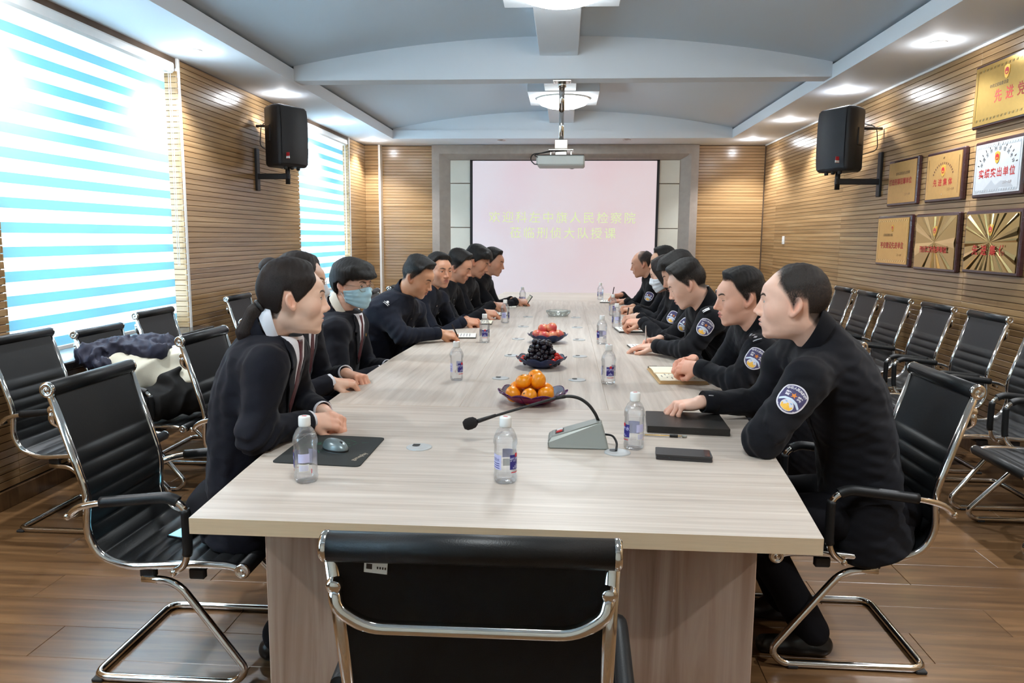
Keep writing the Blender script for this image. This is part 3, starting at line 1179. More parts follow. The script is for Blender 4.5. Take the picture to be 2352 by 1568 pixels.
def make_chair():
    t = thing('conference_chair', 'black chair', 'chair')
    W = .215
    prof = chair_profile()
    for s in (-1, 1):
        mb = MB()
        mb.tube([(x, s * W, z) for x, z in prof], .0125, 10)
        mb.build('side_rail', 'chrome', t)
    # sling: leather with cross ribs, closed section
    d = [0]
    for a, b in zip(prof[:-1], prof[1:]):
        d.append(d[-1] + math.hypot(b[0] - a[0], b[1] - a[1]))
    L = d[-1]
    xs, zs = [p[0] for p in prof], [p[1] for p in prof]
    N = 220
    pts, nrm = [], []
    for i in range(N + 1):
        q = L * i / N
        pts.append(np.array([np.interp(q, d, xs), np.interp(q, d, zs)]))
    for i in range(N + 1):
        tg = pts[min(i + 2, N)] - pts[max(i - 2, 0)]
        tg /= np.linalg.norm(tg)
        nrm.append(np.array([-tg[1], tg[0]]) * (1 if True else 1))
    def rib(q):
        if q < .20 or q > L - .03:
            return 0.0
        u = ((q - .20) / .050) % 1.0
        return .0095 * (math.sin(math.pi * u) ** 0.5) - .002
    w = W - .010
    mb = MB()
    def fr(u, v):
        i = int(round(v * N))
        q = L * v
        h = .004 + rib(q) * (1 - abs(2 * u - 1) ** 8)
        p = pts[i] + nrm[i] * h
        return Vector((p[0], (2 * u - 1) * w, p[1]))
    mb.grid(fr, 8, N, 0, True)
    def bk(u, v):
        i = int(round((1 - v) * N))
        p = pts[i] - nrm[i] * .006
        return Vector((p[0], (2 * u - 1) * w, p[1]))
    mb.grid(bk, 2, N, 1, True)
    recalc(mb.build('sling', ['leather', 'leather_back'], t))
    for nm, (x, z) in (('top_roll', prof[0]), ('front_roll', prof[-1])):
        mb = MB()
        mb.tube([(x, -W - .004, z), (x, W + .004, z)], .0235, 18)
        mb.build(nm, 'leather', t)
        for s in (-1, 1):
            mb = MB()
            mb.lathe([(0, 0.008), (.005, .008), (.006, .0055), (.013, .0055), (.014, .008), (.0215, .007), (.0245, .003), (.0245, -.002), (.0235, -.004)], 20, 0, (x, s * (W + .006), z), (0, s, 0))
            mb.build('end_cap', 'chrome', t)
    # brace behind the back
    def bx(z):
        return float(np.interp(-z, [-p[1] for p in prof[:8]], [p[0] for p in prof[:8]]))
    mb = MB()
    yb = W - .004
    path = fillet([(bx(.858) - .016, -yb, .862), (bx(.83) - .034, -yb + .004, .832), (bx(.80) - .040, -yb + .05, .800), (bx(.80) - .040, yb - .05, .800), (bx(.83) - .034, yb - .004, .832), (bx(.858) - .016, yb, .862)], .05, 5)
    mb.tube(path, .0115, 10)
    for s in (-1, 1):
        mb.lathe([(0, .012), (.010, .011), (.013, .006), (.013, -.014)], 14, 0, (bx(.858) - .018, s * yb, .866), (-1, 0, -.15))
    mb.build('back_brace', 'chrome', t)
    for s in (-1, 1):
        A = [(-.284, s * .236, .538), (-.245, s * .250, .572), (-.18, s * .258, .590), (.058, s * .262, .617), (.106, s * .262, .588), (.104, s * .258, .44), (.085, s * .248, .395), (.046, s * .236, .369)]
        f = fillet(A, [0, .03, .05, .045, .05, .04, .03, 0], 5)
        mb = MB()
        mb.tube(f, .0105, 10)
        for p in (A[0], A[-1]):
            mb.lathe([(0, .016), (.008, .016), (.0105, .012), (.0105, -.03)], 12, 0, (p[0], s * (abs(p[1]) - .004), p[2]), (0, s, 0))
        arm = mb.build('armrest', 'chrome', t)
        top = [p for p in f if -.165 < p.x < .085 and p.z > .58]
        mb = MB()
        mb.tube([(p.x, p.y, p.z + .002) for p in top], .0175, 12)
        low = [p for p in f if .09 < p.x < .112 and .43 < p.z < .585]
        if len(low) > 1:
            mb.tube([(p.x, p.y, p.z) for p in low], .015, 12)
        mb.build('arm_pad', 'leather', arm)
    # cantilever base
    mb = MB()
    y = .240
    half = [(-.075, .205, .329), (.035, .207, .327), (.262, .236, .055), (.225, y, .0135), (-.235, y, .0135)]
    full = half + [(x, -yy, z) for x, yy, z in half[::-1]]
    mb.tube(fillet(full, [0, .06, .05, .03, .05, .05, .03, .05, .06, 0], 6), .0125, 10)
    mb.build('sled_base', 'chrome', t)
    mb = MB()
    for x in (-.06, .10):
        mb.tube([(x, -.20, .348), (x, .20, .348)], .010, 8)
        for s in (-1, 1):
            mb.box((x, s * .195, .350), (.05, .024, .034), 0, None, .004)
    mb.build('seat_bracket', 'black_plastic', t)
    for s in (-1, 1):
        for x in (-.22, .19):
            mb = MB()
            mb.box((x, s * y, .006), (.035, .028, .012), 0, None, .003)
            mb.build('foot_glide', 'dark_rubber', t)
    return t


CHAIR0 = make_chair()
CHAIR_USED = []


def place_chair(x, y, rz, label, group):
    c = CHAIR0 if not CHAIR_USED else copy_tree(CHAIR0)
    CHAIR_USED.append(c)
    c.location = (x, y, 0)
    c.rotation_euler = (0, 0, rz)
    c['label'] = label
    c['group'] = group
    return c


G1, G2, G3 = 'chairs drawn up to the conference table', 'spare chairs along the window wall', 'spare chairs along the right wall'
place_chair(-1.235, 2.395, 0, 'black chair at the left table corner with a phone on its seat', G1)
place_chair(-1.37, 3.46, 0, 'black chair close behind the ponytailed woman on its window side', G1)
place_chair(-1.40, 4.20, 0, 'black chair under the person in the blue face mask', G1)
for i, (x, y, who) in enumerate(((-1.33, 5.02, 'first left officer, the one writing after the masked person'), (-1.33, 5.68, 'left officer looking up toward the camera'), (-1.30, 6.32, 'left officer leaning over with shaved sides'), (-1.25, 6.98, 'left officer with bushy black hair'), (-1.22, 7.66, 'last officer on the left beside the screen'))):
    place_chair(x, y, 0, 'black chair of the ' + who, G1)
for i, (x, y, who) in enumerate(((.955, 2.65, 'nearest balding officer on the right'), (.975, 3.64, 'second right officer, hands clasped over a notebook'), (1.02, 4.42, 'third right officer with a swept-up fringe'), (1.02, 5.16, 'right officer hidden behind the swept-up fringe'), (1.02, 5.92, 'right officer wearing a white mask'), (1.02, 6.66, 'right officer hidden beyond the white mask'), (1.02, 7.62, 'last bald officer on the right'))):
    place_chair(x, y, math.pi, 'black chair of the ' + who, G1)
front_chair = place_chair(-.141, 1.425, math.radians(90.6), 'black chair with its back to the camera at the table end, white tag under top', G1)
mb = MB()
mb.box((0, 0, 0), (.0008, .036, .020), 0)
mb.box((-.0006, .010, .001), (.0004, .009, .009), 1)
for k in range(4):
    mb.box((-.0006, -.003 - .004 * k, 0), (.0004, .0022, .004), 1)
tg = mb.build('tag', ['paper', 'ink_black'], front_chair)
tg.location = (-.331, .145, .898)
tg.rotation_euler = (0.1, -0.15, 0)
def wall_chair(y, label, sz=.965, rz=0):
    c = place_chair(-2.335, y, rz, label, G2)
    c.scale = (1, 1, sz)
    return c


wall_chair(3.535, 'black spare chair cut off by the left picture edge')
coat_chair = wall_chair(4.165, 'black spare chair heaped with a navy jacket and a cream coat', .92)
wall_chair(4.765, 'black spare chair against the window sill just beyond the piled coats')
wall_chair(6.05, 'black spare chair by the slatted wall just past the nearer window')
wall_chair(6.69, 'farthest black spare chair on the window wall, behind the ponytail')
for i, y in enumerate((3.59, 4.24, 4.89, 5.54, 6.19, 6.78, 7.36)):
    place_chair(2.285, y, math.pi, '%s black spare chair from the camera in the row along the right wall' % ['first', 'second', 'third', 'fourth', 'fifth', 'sixth', 'seventh'][i], G3)


# ---------------------------------------------------------------- loudspeakers
def speaker(x, y, z, side, label):
    """side -1: on the left wall; the cabinet is turned towards the room"""
    t = thing('loudspeaker', label, 'speaker', (x, y, z), 0, 'wall loudspeakers')
    ang = math.radians(-24) if side < 0 else math.radians(180 + 24)
    R = Matrix.Rotation(ang, 4, 'Z')
    # cabinet plan: front at +x
    D, WF, WB, Hh = .30, .36, .20, .27
    poly = [(-D / 2, -WB / 2), (.02, -WF / 2), (D / 2 - .03, -WF / 2), (D / 2 - .03, WF / 2), (.02, WF / 2), (-D / 2, WB / 2)]
    mb = MB()
    mb.prism(poly, -Hh, Hh, 0, R)
    o = recalc(mb.build('cabinet', 'speaker_black', t))
    bm = bmesh.new()
    bm.from_mesh(o.data)
    bmesh.ops.bevel(bm, geom=list(bm.edges), offset=.035, segments=4, profile=0.5, affect='EDGES')
    for f in bm.faces:
        f.smooth = True
    bm.to_mesh(o.data)
    bm.free()
    mb = MB()
    def gr(u, v):
        yy = (u - .5) * (WF - .03)
        zz = (v - .5) * (2 * Hh - .05)
        return R @ Vector((D / 2 - .032 + .035 * (1 - (2 * u - 1) ** 2) + .012 * (1 - (2 * v - 1) ** 4), yy, zz))
    mb.grid(gr, 12, 14, 0)
    recalc(mb.build('grille', 'speaker_black', t))
    mb = MB()
    sg = -1 if side < 0 else 1
    mb.box(R @ Vector((D / 2 + .002, sg * .125, -.18)), (.05, .006, .055), 0, R.to_3x3(), .003)
    mb.box(R @ Vector((D / 2 + .003, sg * .125, -.195)), (.05, .0068, .022), 1, R.to_3x3(), .002)
    mb.build('badge', ['red_lamp', 'white_plastic'], t)
    mb = MB()
    na = math.atan2((WF - WB) / 2, D / 2 + .02)
    mb.box(R @ Vector((-.045, sg * .150, .02)), (.085, .016, .15), 0, (R @ Matrix.Rotation(-sg * na * -1, 4, 'Z')).to_3x3(), .006)
    mb.build('handle', 'black_plastic', t)
    mb = MB()
    for (yy, zz) in ((-.08, -Hh - .012), (.08, -Hh - .012), (.0, -Hh - .010)):
        mb.lathe([(.016, .014), (.018, 0), (.014, -.012), (0, -.014)], 12, 0, R @ Vector((.08, yy, zz)))
    mb.build('foot', 'dark_rubber', t)
    # bracket
    wx = (XL if side < 0 else XR) - x
    mb = MB()
    s = 1 if side < 0 else -1
    mb.b2((min(wx, wx + s * .022), -.035, -.48), (max(wx, wx + s * .022), .035, -.10), 0, .004)
    mb.b2((min(wx + s * .01, 0.04 * s), -.02, -.375), (max(wx + s * .01, 0.04 * s), .02, -.325), 0, .004)
    mb.tube([(.02 * s, 0, -.42), (.02 * s, 0, -.24)], .021, 14)
    mb.tube([(wx + s * .015, 0, .10), (-.10 * s, 0, .10)], .012, 8)
    mb.build('wall_bracket', 'black_plastic', t)
    mb = MB()
    mb.tube(fillet([(-.12 * s, .03, .16), (wx + s * .05, .03, .12), (wx + s * .03, .03, -.08), (-.11 * s, .03, -.14)], .05, 5), .004, 6)
    mb.build('cable', 'black_plastic', t)
    return t


speaker(-2.575, 6.98, 2.285, -1, 'black loudspeaker on a bracket on the left wall beside the windows')
speaker(2.375, 6.98, 2.245, 1, 'black loudspeaker on a bracket on the right wall above the plaques')


# ---------------------------------------------------------------- projector
def build_projector():
    t = thing('projector', 'pale grey projector hanging from the ceiling beam on a metal pole', 'projector', (-.055, 6.60, 2.685))
    mb = MB()
    mb.box((0, 0, -.006), (.15, .12, .012), 0, None, .002)
    mb.tube([(0, 0, -.01), (0, 0, -.05)], .034, 16)
    for s in (-1, 1):
        mb.lathe([(.006, 0), (.006, .01), (0, .012)], 8, 0, (s * .06, -.04, -.012), (0, 0, -1))
    mb.build('ceiling_plate', 'brushed_steel', t)
    mb = MB()
    mb.tube([(0, 0, -.03), (0, 0, -.24)], .024, 16)
    mb.tube([(0, 0, -.22), (0, 0, -.50)], .020, 16)
    mb.build('pole', 'chrome', t)
    mb = MB()
    mb.box((0, 0, -.515), (.108, .09, .075), 0, None, .004)
    mb.box((.0, -.046, -.515), (.02, .004, .02), 0, None, .001)
    mb.box((0, 0, -.565), (.21, .16, .012), 0, None, .003)
    mb.box((0, 0, -.59), (.10, .07, .045), 0, None, .004)
    for s in (-1, 1):
        mb.box((s * .085, 0, -.592), (.014, .10, .05), 0, None, .002)
    mb.build('mount_head', 'brushed_steel', t)
    mb = MB()
    mb.box((0, .02, -.655), (.40, .30, .085), 0, None, .012)
    body = mb.build('body', 'projector_grey', t)
    body.rotation_euler = (0, 0, math.radians(-1.5))
    mb = MB()
    mb.box((0, .02, -.613), (.39, .29, .006), 0, None, .002)
    mb.build('top_cover', 'black_plastic', body)
    mb = MB()
    mb.lathe([(.045, 0), (.045, .03), (.036, .032), (.034, .01), (0, .006)], 20, 0, (.09, .168, -.655), (0, 1, 0))
    mb.build('lens', 'black_plastic', body)
    mb = MB()
    mb.tube(fillet([(-.02, -.02, -.56), (-.13, -.05, -.585), (-.24, -.07, -.60), (-.255, -.1, -.65), (-.215, -.12, -.69), (-.19, -.12, -.685)], .04, 5), .005, 8)
    mb.tube(fillet([(.03, -.03, -.57), (-.10, -.08, -.575), (-.19, -.09, -.60), (-.225, -.11, -.615), (-.19, -.125, -.63)], .03, 5), .004, 8)
    mb.build('cable', 'black_plastic', t)


build_projector()


# ---------------------------------------------------------------- plaques on the right wall
def plaque(label, y0, y1, z0, z1, style, words=None):
    """y0 is the end farther from the camera (left in view)"""
    yc, zc, w, h = (y0 + y1) / 2, (z0 + z1) / 2, abs(y0 - y1), z1 - z0
    t = thing('award_plaque', label, 'plaque', (XR, yc, zc), 0, 'award plaques on the right wall')
    # local plate frame: u to the right as read (towards the camera = -Y), v up, n to the room (-X)
    M = Matrix(((0, 0, -1, 0), (-1, 0, 0, 0), (0, 1, 0, 0), (0, 0, 0, 1)))
    mb = MB()
    mb.box((-.018, 0, 0), (.036, w, h), 0, None, .008)
    mb.build('board', 'plaque_wood', t)
    b = .022 if style != 'big' else .018
    pw, ph = w / 2 - b, h / 2 - b
    base = {'big': 'gold_plate', 'matte': 'gold_matte', 'silver': 'silver_plate', 'gold': 'gold_plate', 'ray': 'gold_ray_dark', 'plain': 'gold_matte'}[style]
    mb = MB()
    mb.prism([(-pw, -ph), (pw, -ph), (pw, ph), (-pw, ph)], .036, .040, 0, M)
    pl = recalc(mb.build('plate', base, t))
    def layer(name, mat, fn, parent=pl):
        m2 = MB()
        fn(m2)
        return m2.build(name, mat, parent)
    lv = lambda k: Matrix.Translation((0, 0, .0403 + .0004 * k))
    def txt(name, mat, body, size, u, v, sx=1.0, bold=.0):
        layer(name, mat, lambda m2: put_text(m2, body, size, M @ lv(1) @ Matrix.Translation((u, v, 0)), 0, bold, sx))
    def emblem(v, s, u=0.0):
        def f(m2):
            sh = [(-.5, .5), (-.2, .62), (0, .66), (.2, .62), (.5, .5), (.46, -.1), (.3, -.45), (0, -.62), (-.3, -.45), (-.46, -.1)]
            m2.prism([(u + x * s, v + y * s * 1.1) for x, y in sh], .040, .0422, 0, M)
            m2.prism([(u + .36 * s * math.cos(a), v + .08 * s + .36 * s * math.sin(a)) for a in [2 * math.pi * i / 16 for i in range(16)]], .040, .0432, 1, M)
            m2.prism([(u + .2 * s * math.cos(a), v - .06 * s + .09 * s * math.sin(a)) for a in [2 * math.pi * i / 12 for i in range(12)]], .040, .0438, 0, M)
        m2 = MB()
        f(m2)
        recalc(m2.build('emblem', ['ink_gold', 'red_lamp'], pl))
    def border(mat, inset, n):
        def f(m2):
            for i in range(n):
                u = -pw + inset + (2 * pw - 2 * inset) * (i + .5) / n
                for s in (-1, 1):
                    m2.prism([(u - .012, s * (ph - inset) - .007), (u + .006, s * (ph - inset) - .007), (u + .012, s * (ph - inset) + .007), (u - .006, s * (ph - inset) + .007)], .040, .0412, 0, M)
            for s in (-1, 1):
                m2.prism([(s * (pw - inset) - .004, -ph + inset), (s * (pw - inset) + .004, -ph + inset), (s * (pw - inset) + .004, ph - inset), (s * (pw - inset) - .004, ph - inset)], .040, .0412, 0, M)
        m2 = MB()
        f(m2)
        recalc(m2.build('border', mat, pl))
    if style == 'ray':
        mb = MB()
        nr = 22 if words[0] == '先进集体' else 11
        rr = random.Random(nr)
        for i in range(nr):
            a = 2 * math.pi * (i + rr.uniform(-.2, .2)) / nr
            da = rr.uniform(.25, .6) * math.pi / nr
            def hit(a):
                c, s = math.cos(a), math.sin(a)
                k = min(pw / max(abs(c), 1e-6), ph / max(abs(s), 1e-6)) * .985
                return (c * k, s * k)
            p, q = hit(a - da), hit(a + da)
            mid = ((p[0] + q[0]) / 2, (p[1] + q[1]) / 2)
            V = [M @ Vector((0, 0, .0412)), M @ Vector((*p, .0405)), M @ Vector((*mid, .046)), M @ Vector((*q, .0405))]
            mb.add(V, [(0, 1, 2), (0, 2, 3)], 0)
        mb.build('sunray', 'gold_ray_light', pl)['kind'] = 'stuff'
        emblem(.42 * ph, .055)
        lift = Matrix.Translation((0, 0, .0475))
        for i, ch in enumerate(words[0]):
            m2 = MB()
            n = len(words[0])
            put_text(m2, ch, words[1], M @ lift @ Matrix.Translation(((i - (n - 1) / 2) * words[2], -.30 * ph, 0)), 0, .0015)
            m2.build('lettering', 'ink_red', pl)
        txt('small_print', 'ink_brown', words[3], .022, -.2 * pw, .22 * ph)
    else:
        if style == 'silver':
            border('silver_grey', .018, 18)
            arc = '年度全市刑侦绩效考评'
            m2 = MB()
            for i, ch in enumerate(arc):
                a = math.radians(160 - 140 * i / (len(arc) - 1))
                T = M @ lv(1) @ Matrix.Translation((.185 * math.cos(a), -.02 + .135 * math.sin(a), 0)) @ Matrix.Rotation(a - math.pi / 2, 4, 'Z')
                put_text(m2, ch, .030, T)
            for i in range(13):
                a = math.radians(165 - 150 * i / 12)
                T = M @ lv(1) @ Matrix.Translation((.222 * math.cos(a), -.02 + .165 * math.sin(a), 0)) @ Matrix.Rotation(a - math.pi / 2, 4, 'Z')
                m2.add([T @ Vector(p) for p in ((-.003, -.011, 0), (.003, -.011, 0), (.005, .006, 0), (-.002, .012, 0))], [(0, 1, 2, 3)], 0)
            m2.build('arched_print', 'ink_black', pl)
            emblem(.06, .055)
            m2 = MB()
            m2.add([M @ Vector((x, y, .0404)) for x, y in ((-.16, -.15), (-.05, -.075), (.0, -.11), (.06, -.085), (.16, -.10), (.2, -.13), (.05, -.125), (-.02, -.15))], [tuple(range(8))], 0)
            m2.build('mountain_print', 'silver_grey', pl)
        elif style in ('big', 'gold'):
            border('gold_ray_light', .03 if style == 'big' else .022, 22 if style == 'big' else 14)
            emblem(.55 * ph, .06 if style == 'big' else .04, -.12 if style == 'big' else 0)
        elif style == 'matte':
            border('gold_ray_light', .03, 1)
            emblem(.02 + .1 * ph, .06)
            m2 = MB()
            for i in range(14):
                a = math.radians(160 - 140 * i / 13)
                T = M @ lv(1) @ Matrix.Translation((.15 * math.cos(a), -.02 + .11 * math.sin(a), 0)) @ Matrix.Rotation(a - math.pi / 2, 4, 'Z')
                m2.add([T @ Vector(p) for p in ((-.006, -.008, 0), (.006, -.008, 0), (.006, .008, 0), (-.006, .008, 0))], [(0, 1, 2, 3)], 0)
            m2.build('arched_print', 'ink_brown', pl)
        n = len(words[0])
        m2 = MB()
        for i, ch in enumerate(words[0]):
            put_text(m2, ch, words[1], M @ lv(1) @ Matrix.Translation(((i - (n - 1) / 2) * words[2] + words[5], words[4] * ph, 0)), 0, .001)
        m2.build('lettering', 'ink_red', pl)
        if words[3]:
            txt('small_print', 'ink_black', words[3], .026, words[6], words[7] * ph)
        txt('date_print', 'ink_brown', '二〇一九年', .020, .5 * pw, -.62 * ph)


plaque('large gold plaque at the top with red lettering and rope border', 5.44, 4.44, 2.12, 2.525, 'big', ('先进党支部', .085, .125, '中共公安局委员会', -.18, .05, -.20, .22))
plaque('plain gold plaque in upper row nearest the loudspeaker, red heading across', 6.73, 6.19, 1.67, 2.04, 'plain', ('打击刑事犯罪单位', .052, .052, '全市公安机关先进表彰', .02, -.02, .02, .42))
plaque('matte gold plaque in the upper row with arched print and dark emblem', 6.045, 5.50, 1.67, 2.03, 'matte', ('先进集体', .055, .075, '', -.30, 0, 0, 0))
plaque('silver white plaque with a gold shield and red lettering', 5.365, 4.80, 1.67, 2.03, 'silver', ('实绩突出单位', .062, .070, '', -.22, 0, 0, 0))
plaque('orange gold plaque at the left end of the lower row, rope border', 6.88, 6.24, 1.18, 1.594, 'gold', ('平安建设先进单位', .056, .056, '公安局刑侦大队', -.22, 0, -.08, .25))
plaque('gold sunburst plaque in the middle of the lower row with few wide rays', 6.15, 5.50, 1.17, 1.59, 'ray', ('刑侦工作先进单位', .050, .052, '公安局'))
plaque('gold sunburst plaque at the right of the lower row with many rays', 5.41, 4.76, 1.18, 1.588, 'ray', ('先进集体', .070, .105, '刑侦大队荣获'))

# ---------------------------------------------------------------- things on the table
def bottle_r(a, z):
    k = 1.0 if z > .118 else 1 + .055 * math.cos(4 * a) * min(1, (.118 - z) / .01)
    if z < .016:
        k *= 1 - .05 * (0.5 + 0.5 * math.cos(10 * a)) * (1 - z / .016)
    return k


def make_bottle():
    t = thing('water_bottle', 'bottle', 'bottle')
    mb = MB()
    prof = [(0, .006), (.020, .003), (.027, .0), (.0305, .006), (.0315, .016), (.030, .024), (.030, .100), (.0325, .106), (.0325, .116), (.0315, .120), (.030, .126), (.0225, .142), (.0145, .150), (.0135, .155)]
    mb.lathe(prof, 40, 0, rfun=bottle_r)
    mb.build('bottle_body', 'bottle_plastic', t)
    mb = MB()
    mb.lathe([(.0128, .150), (.0150, .1505), (.0158, .154), (.0158, .1745), (.0145, .1775), (.0, .1780)], 28, 0, rfun=lambda a, z: 1 + .012 * math.cos(28 * a / 2 * 2) * (z < .174))
    cap = mb.build('cap', 'white_plastic', t)
    mb = MB()
    for k in range(4):
        mb.box((-.0048 + .0032 * k, 0, .1782), (.0022, .006, .0006), 0)
    mb.build('cap_print', 'label_red', cap)
    mb = MB()
    mb.lathe([(0, .130), (.0265, .130), (.0305, .117), (.0300, .106), (.0285, .100), (.0285, .022), (.029, .012), (.024, .006), (0, .008)], 32, 0, rfun=bottle_r)
    mb.build('water', 'bottle_water', t)
    lab = MB()
    def wrap(a0, a1, z0, z1, mi, off=.0006, n=6):
        lab.grid(lambda u, v: Vector((math.cos(a0 + (a1 - a0) * u), math.sin(a0 + (a1 - a0) * u), 0)) * ((.0302 + off) * bottle_r(a0 + (a1 - a0) * u, .05)) + Vector((0, 0, z0 + (z1 - z0) * v)), n, 1, mi)
    def onlab(a, z):
        return lambda x, y: Vector((math.cos(a + x / .031), math.sin(a + x / .031), 0)) * (.0312 * bottle_r(a + x / .031, .05)) + Vector((0, 0, z + y))
    wrap(-.95, .95, .030, .086, 3, .0002, 10)
    wrap(-.62, .62, .040, .080, 0, n=8)
    wrap(-.16, .16, .074, .084, 2, .0012, 3)
    wrap(-.5, .5, .031, .0335, 2, .0008, 6)
    put_text(lab, '纯净水', .013, None, 1, .0003, fn=onlab(0, .066))
    for k in range(5):
        wrap(-.35 + .14 * k, -.28 + .14 * k, .043, .043 + .012 * (1 - abs(k - 2) / 3), 1, .0013, 2)
    wrap(1.35, 2.35, .058, .082, 1, .0004, 6)
    wrap(1.40, 2.30, .034, .054, 4, .0004, 6)
    for k in range(7):
        wrap(1.50 + .11 * k, 1.55 + .11 * k, .036, .052, 1, .0010, 2)
    wrap(2.5, 2.56, .028, .040, 2, .0005, 2)
    wrap(-2.6, -1.4, .040, .080, 1, .0003, 8)
    put_text(lab, '饮用水', .010, None, 0, 0, fn=onlab(-2.0, .066))
    for k in range(3):
        wrap(-2.45, -1.55, .044 + .006 * k, .046 + .006 * k, 0, .0008, 5)
    lab.build('label', ['label_blue', 'label_pale', 'label_red', 'bottle_plastic', 'paper'], t)
    return t


BOT0 = make_bottle()
GB = 'water bottles on the table'
BOTTLES = [(-.153, 1.973, math.radians(-25), 'clear water bottle at the near table end standing before the microphone head'),
           (-.683, 1.929, math.radians(175), 'clear water bottle standing beside the mouse pad'),
           (.220, 2.333, math.radians(200), 'clear water bottle beside the black leather folder'),
           (.198, 3.390, math.radians(-75), 'clear water bottle right of the grape bowl'),
           (-.490, 3.413, math.radians(-35), 'clear water bottle on the left, level with the grape bowl'),
           (.228, 4.687, math.radians(200), 'clear water bottle right of the apple bowl'),
           (-.495, 4.671, math.radians(-80), 'clear water bottle left of the apple bowl by the writing officer'),
           (.373, 5.551, math.radians(165), 'clear water bottle before the right officer with the fourth pad'),
           (-.454, 5.759, math.radians(10), 'clear water bottle on the left just beyond the apple bowl'),
           (-.408, 7.286, math.radians(200), 'clear water bottle at the far left beside a held phone'),
           (.400, 6.45, math.radians(-60), 'clear water bottle half hidden behind others before the white mask'),
           (.369, 8.073, math.radians(170), 'farthest clear water bottle on the right before the screen')]
for i, (x, y, rz, lb) in enumerate(BOTTLES):
    b = BOT0 if i == 0 else copy_tree(BOT0)
    b.location = (x, y, ZT)
    b.rotation_euler = (0, 0, rz)
    b['label'] = lb
    b['group'] = GB


def fruit_bowl(x, y, R, mats, label, petals=10, inner=None, H=.05):
    t = thing('fruit_bowl', label, 'bowl', (x, y, ZT), 0, 'fruit bowls down the table centre')
    def rf(u, v):
        a = 2 * math.pi * u
        lobes = abs(math.cos(a * petals / 2))
        r = .35 * R + .65 * R * v ** .9
        top = H * (v ** 1.6) * (1 - .22 * (1 - lobes) * v ** 4)
        r *= 1 - .05 * (1 - lobes) * v ** 3
        return Vector((r * math.cos(a), r * math.sin(a), .004 + top))
    mb = MB()
    mb.grid(rf, petals * 8, 12, 0, True, True)
    def ri(u, v):
        p = rf(u, 1 - v)
        q = p * .97
        return Vector((q.x, q.y, p.z + .003 * (v)))
    mb.grid(ri, petals * 8, 12, 0, True, True)
    mb.lathe([(0, .004), (.36 * R, .004), (.36 * R, .008), (0, .009)], 40, 0)
    mb.lathe([(.30 * R, .0), (.36 * R, .0), (.36 * R, .005), (.30 * R, .005)], 40, 0)
    bo = recalc(mb.build('bowl_glass', mats[0], t))
    mb = MB()
    n = petals * 8
    mb.tube([rf(i / n, 1.0) for i in range(n + 1)], .0016, 6)
    mb.build('rim', mats[1], t)
    if inner:
        for k in range(petals):
            mb = MB()
            a0 = (k + .5) / petals
            def pf(u, v):
                uu = a0 + (u - .5) * .95 / petals
                p = rf(uu, .25 + .65 * v)
                return Vector((p.x * 1.012, p.y * 1.012, p.z - .001))
            mb.grid(pf, 5, 5)
            mb.build('petal', inner, t)
    return t


fruit_bowl(-.122, 2.96, .138, ('purple_glass', 'purple_glass'), 'purple and red petal glass bowl holding tangerines', 10, 'red_glass', .05)
fruit_bowl(-.115, 3.80, .128, ('blue_glass', 'blue_glass'), 'dark blue petal glass bowl holding grapes and cherry tomatoes', 10, None, .052)
fruit_bowl(-.105, 4.72, .125, ('blue_glass', 'blue_glass'), 'dark blue petal glass bowl holding apples', 10, None, .052)


def tangerine(x, y, z, r, label, rot):
    t = thing('tangerine', label, 'tangerine', (x, y, z), 0, 'tangerines in the purple bowl')
    t.rotation_euler = rot
    mb = MB()
    prof = []
    for i in range(15):
        a = math.pi * i / 14
        rr = r * math.sin(a)
        zz = -r * .86 * math.cos(a)
        if zz > 0:
            zz -= .10 * r * math.exp(-(rr / (.22 * r)) ** 2)
        prof.append((max(rr, 0), zz))
    mb.lathe(prof, 24)
    mb.build('peel', 'orange_peel', t)
    mb = MB()
    mb.lathe([(0, .76 * r + .002), (.0035, .76 * r + .002), (.005, .76 * r - .003)], 8)
    mb.build('stem', 'stem_green', t)


_tan = [(-.075, -.035, .040), (-.012, -.062, .038), (.052, -.035, .040), (-.068, .030, .048), (.050, .040, .044), (-.008, .070, .044),
        (-.036, -.008, .086), (.022, -.012, .090), (.008, .040, .094)]
_tl = ['lowest tangerine at the front left of the purple bowl', 'tangerine at the front centre of the purple bowl', 'tangerine at the front right of the purple bowl', 'tangerine at the rear left of the purple bowl', 'tangerine peeping out at the rear right of the purple bowl', 'tangerine hidden at the back of the purple bowl', 'tangerine on top of the pile at left', 'tangerine on top of the pile at right', 'tangerine crowning the back of the pile']
for i, (x, y, z) in enumerate(_tan):
    tangerine(-.122 + x, 2.96 + y, ZT + z, .0335, _tl[i], (random.uniform(-1.2, 1.2), random.uniform(-1.2, 1.2), random.uniform(0, 6)))


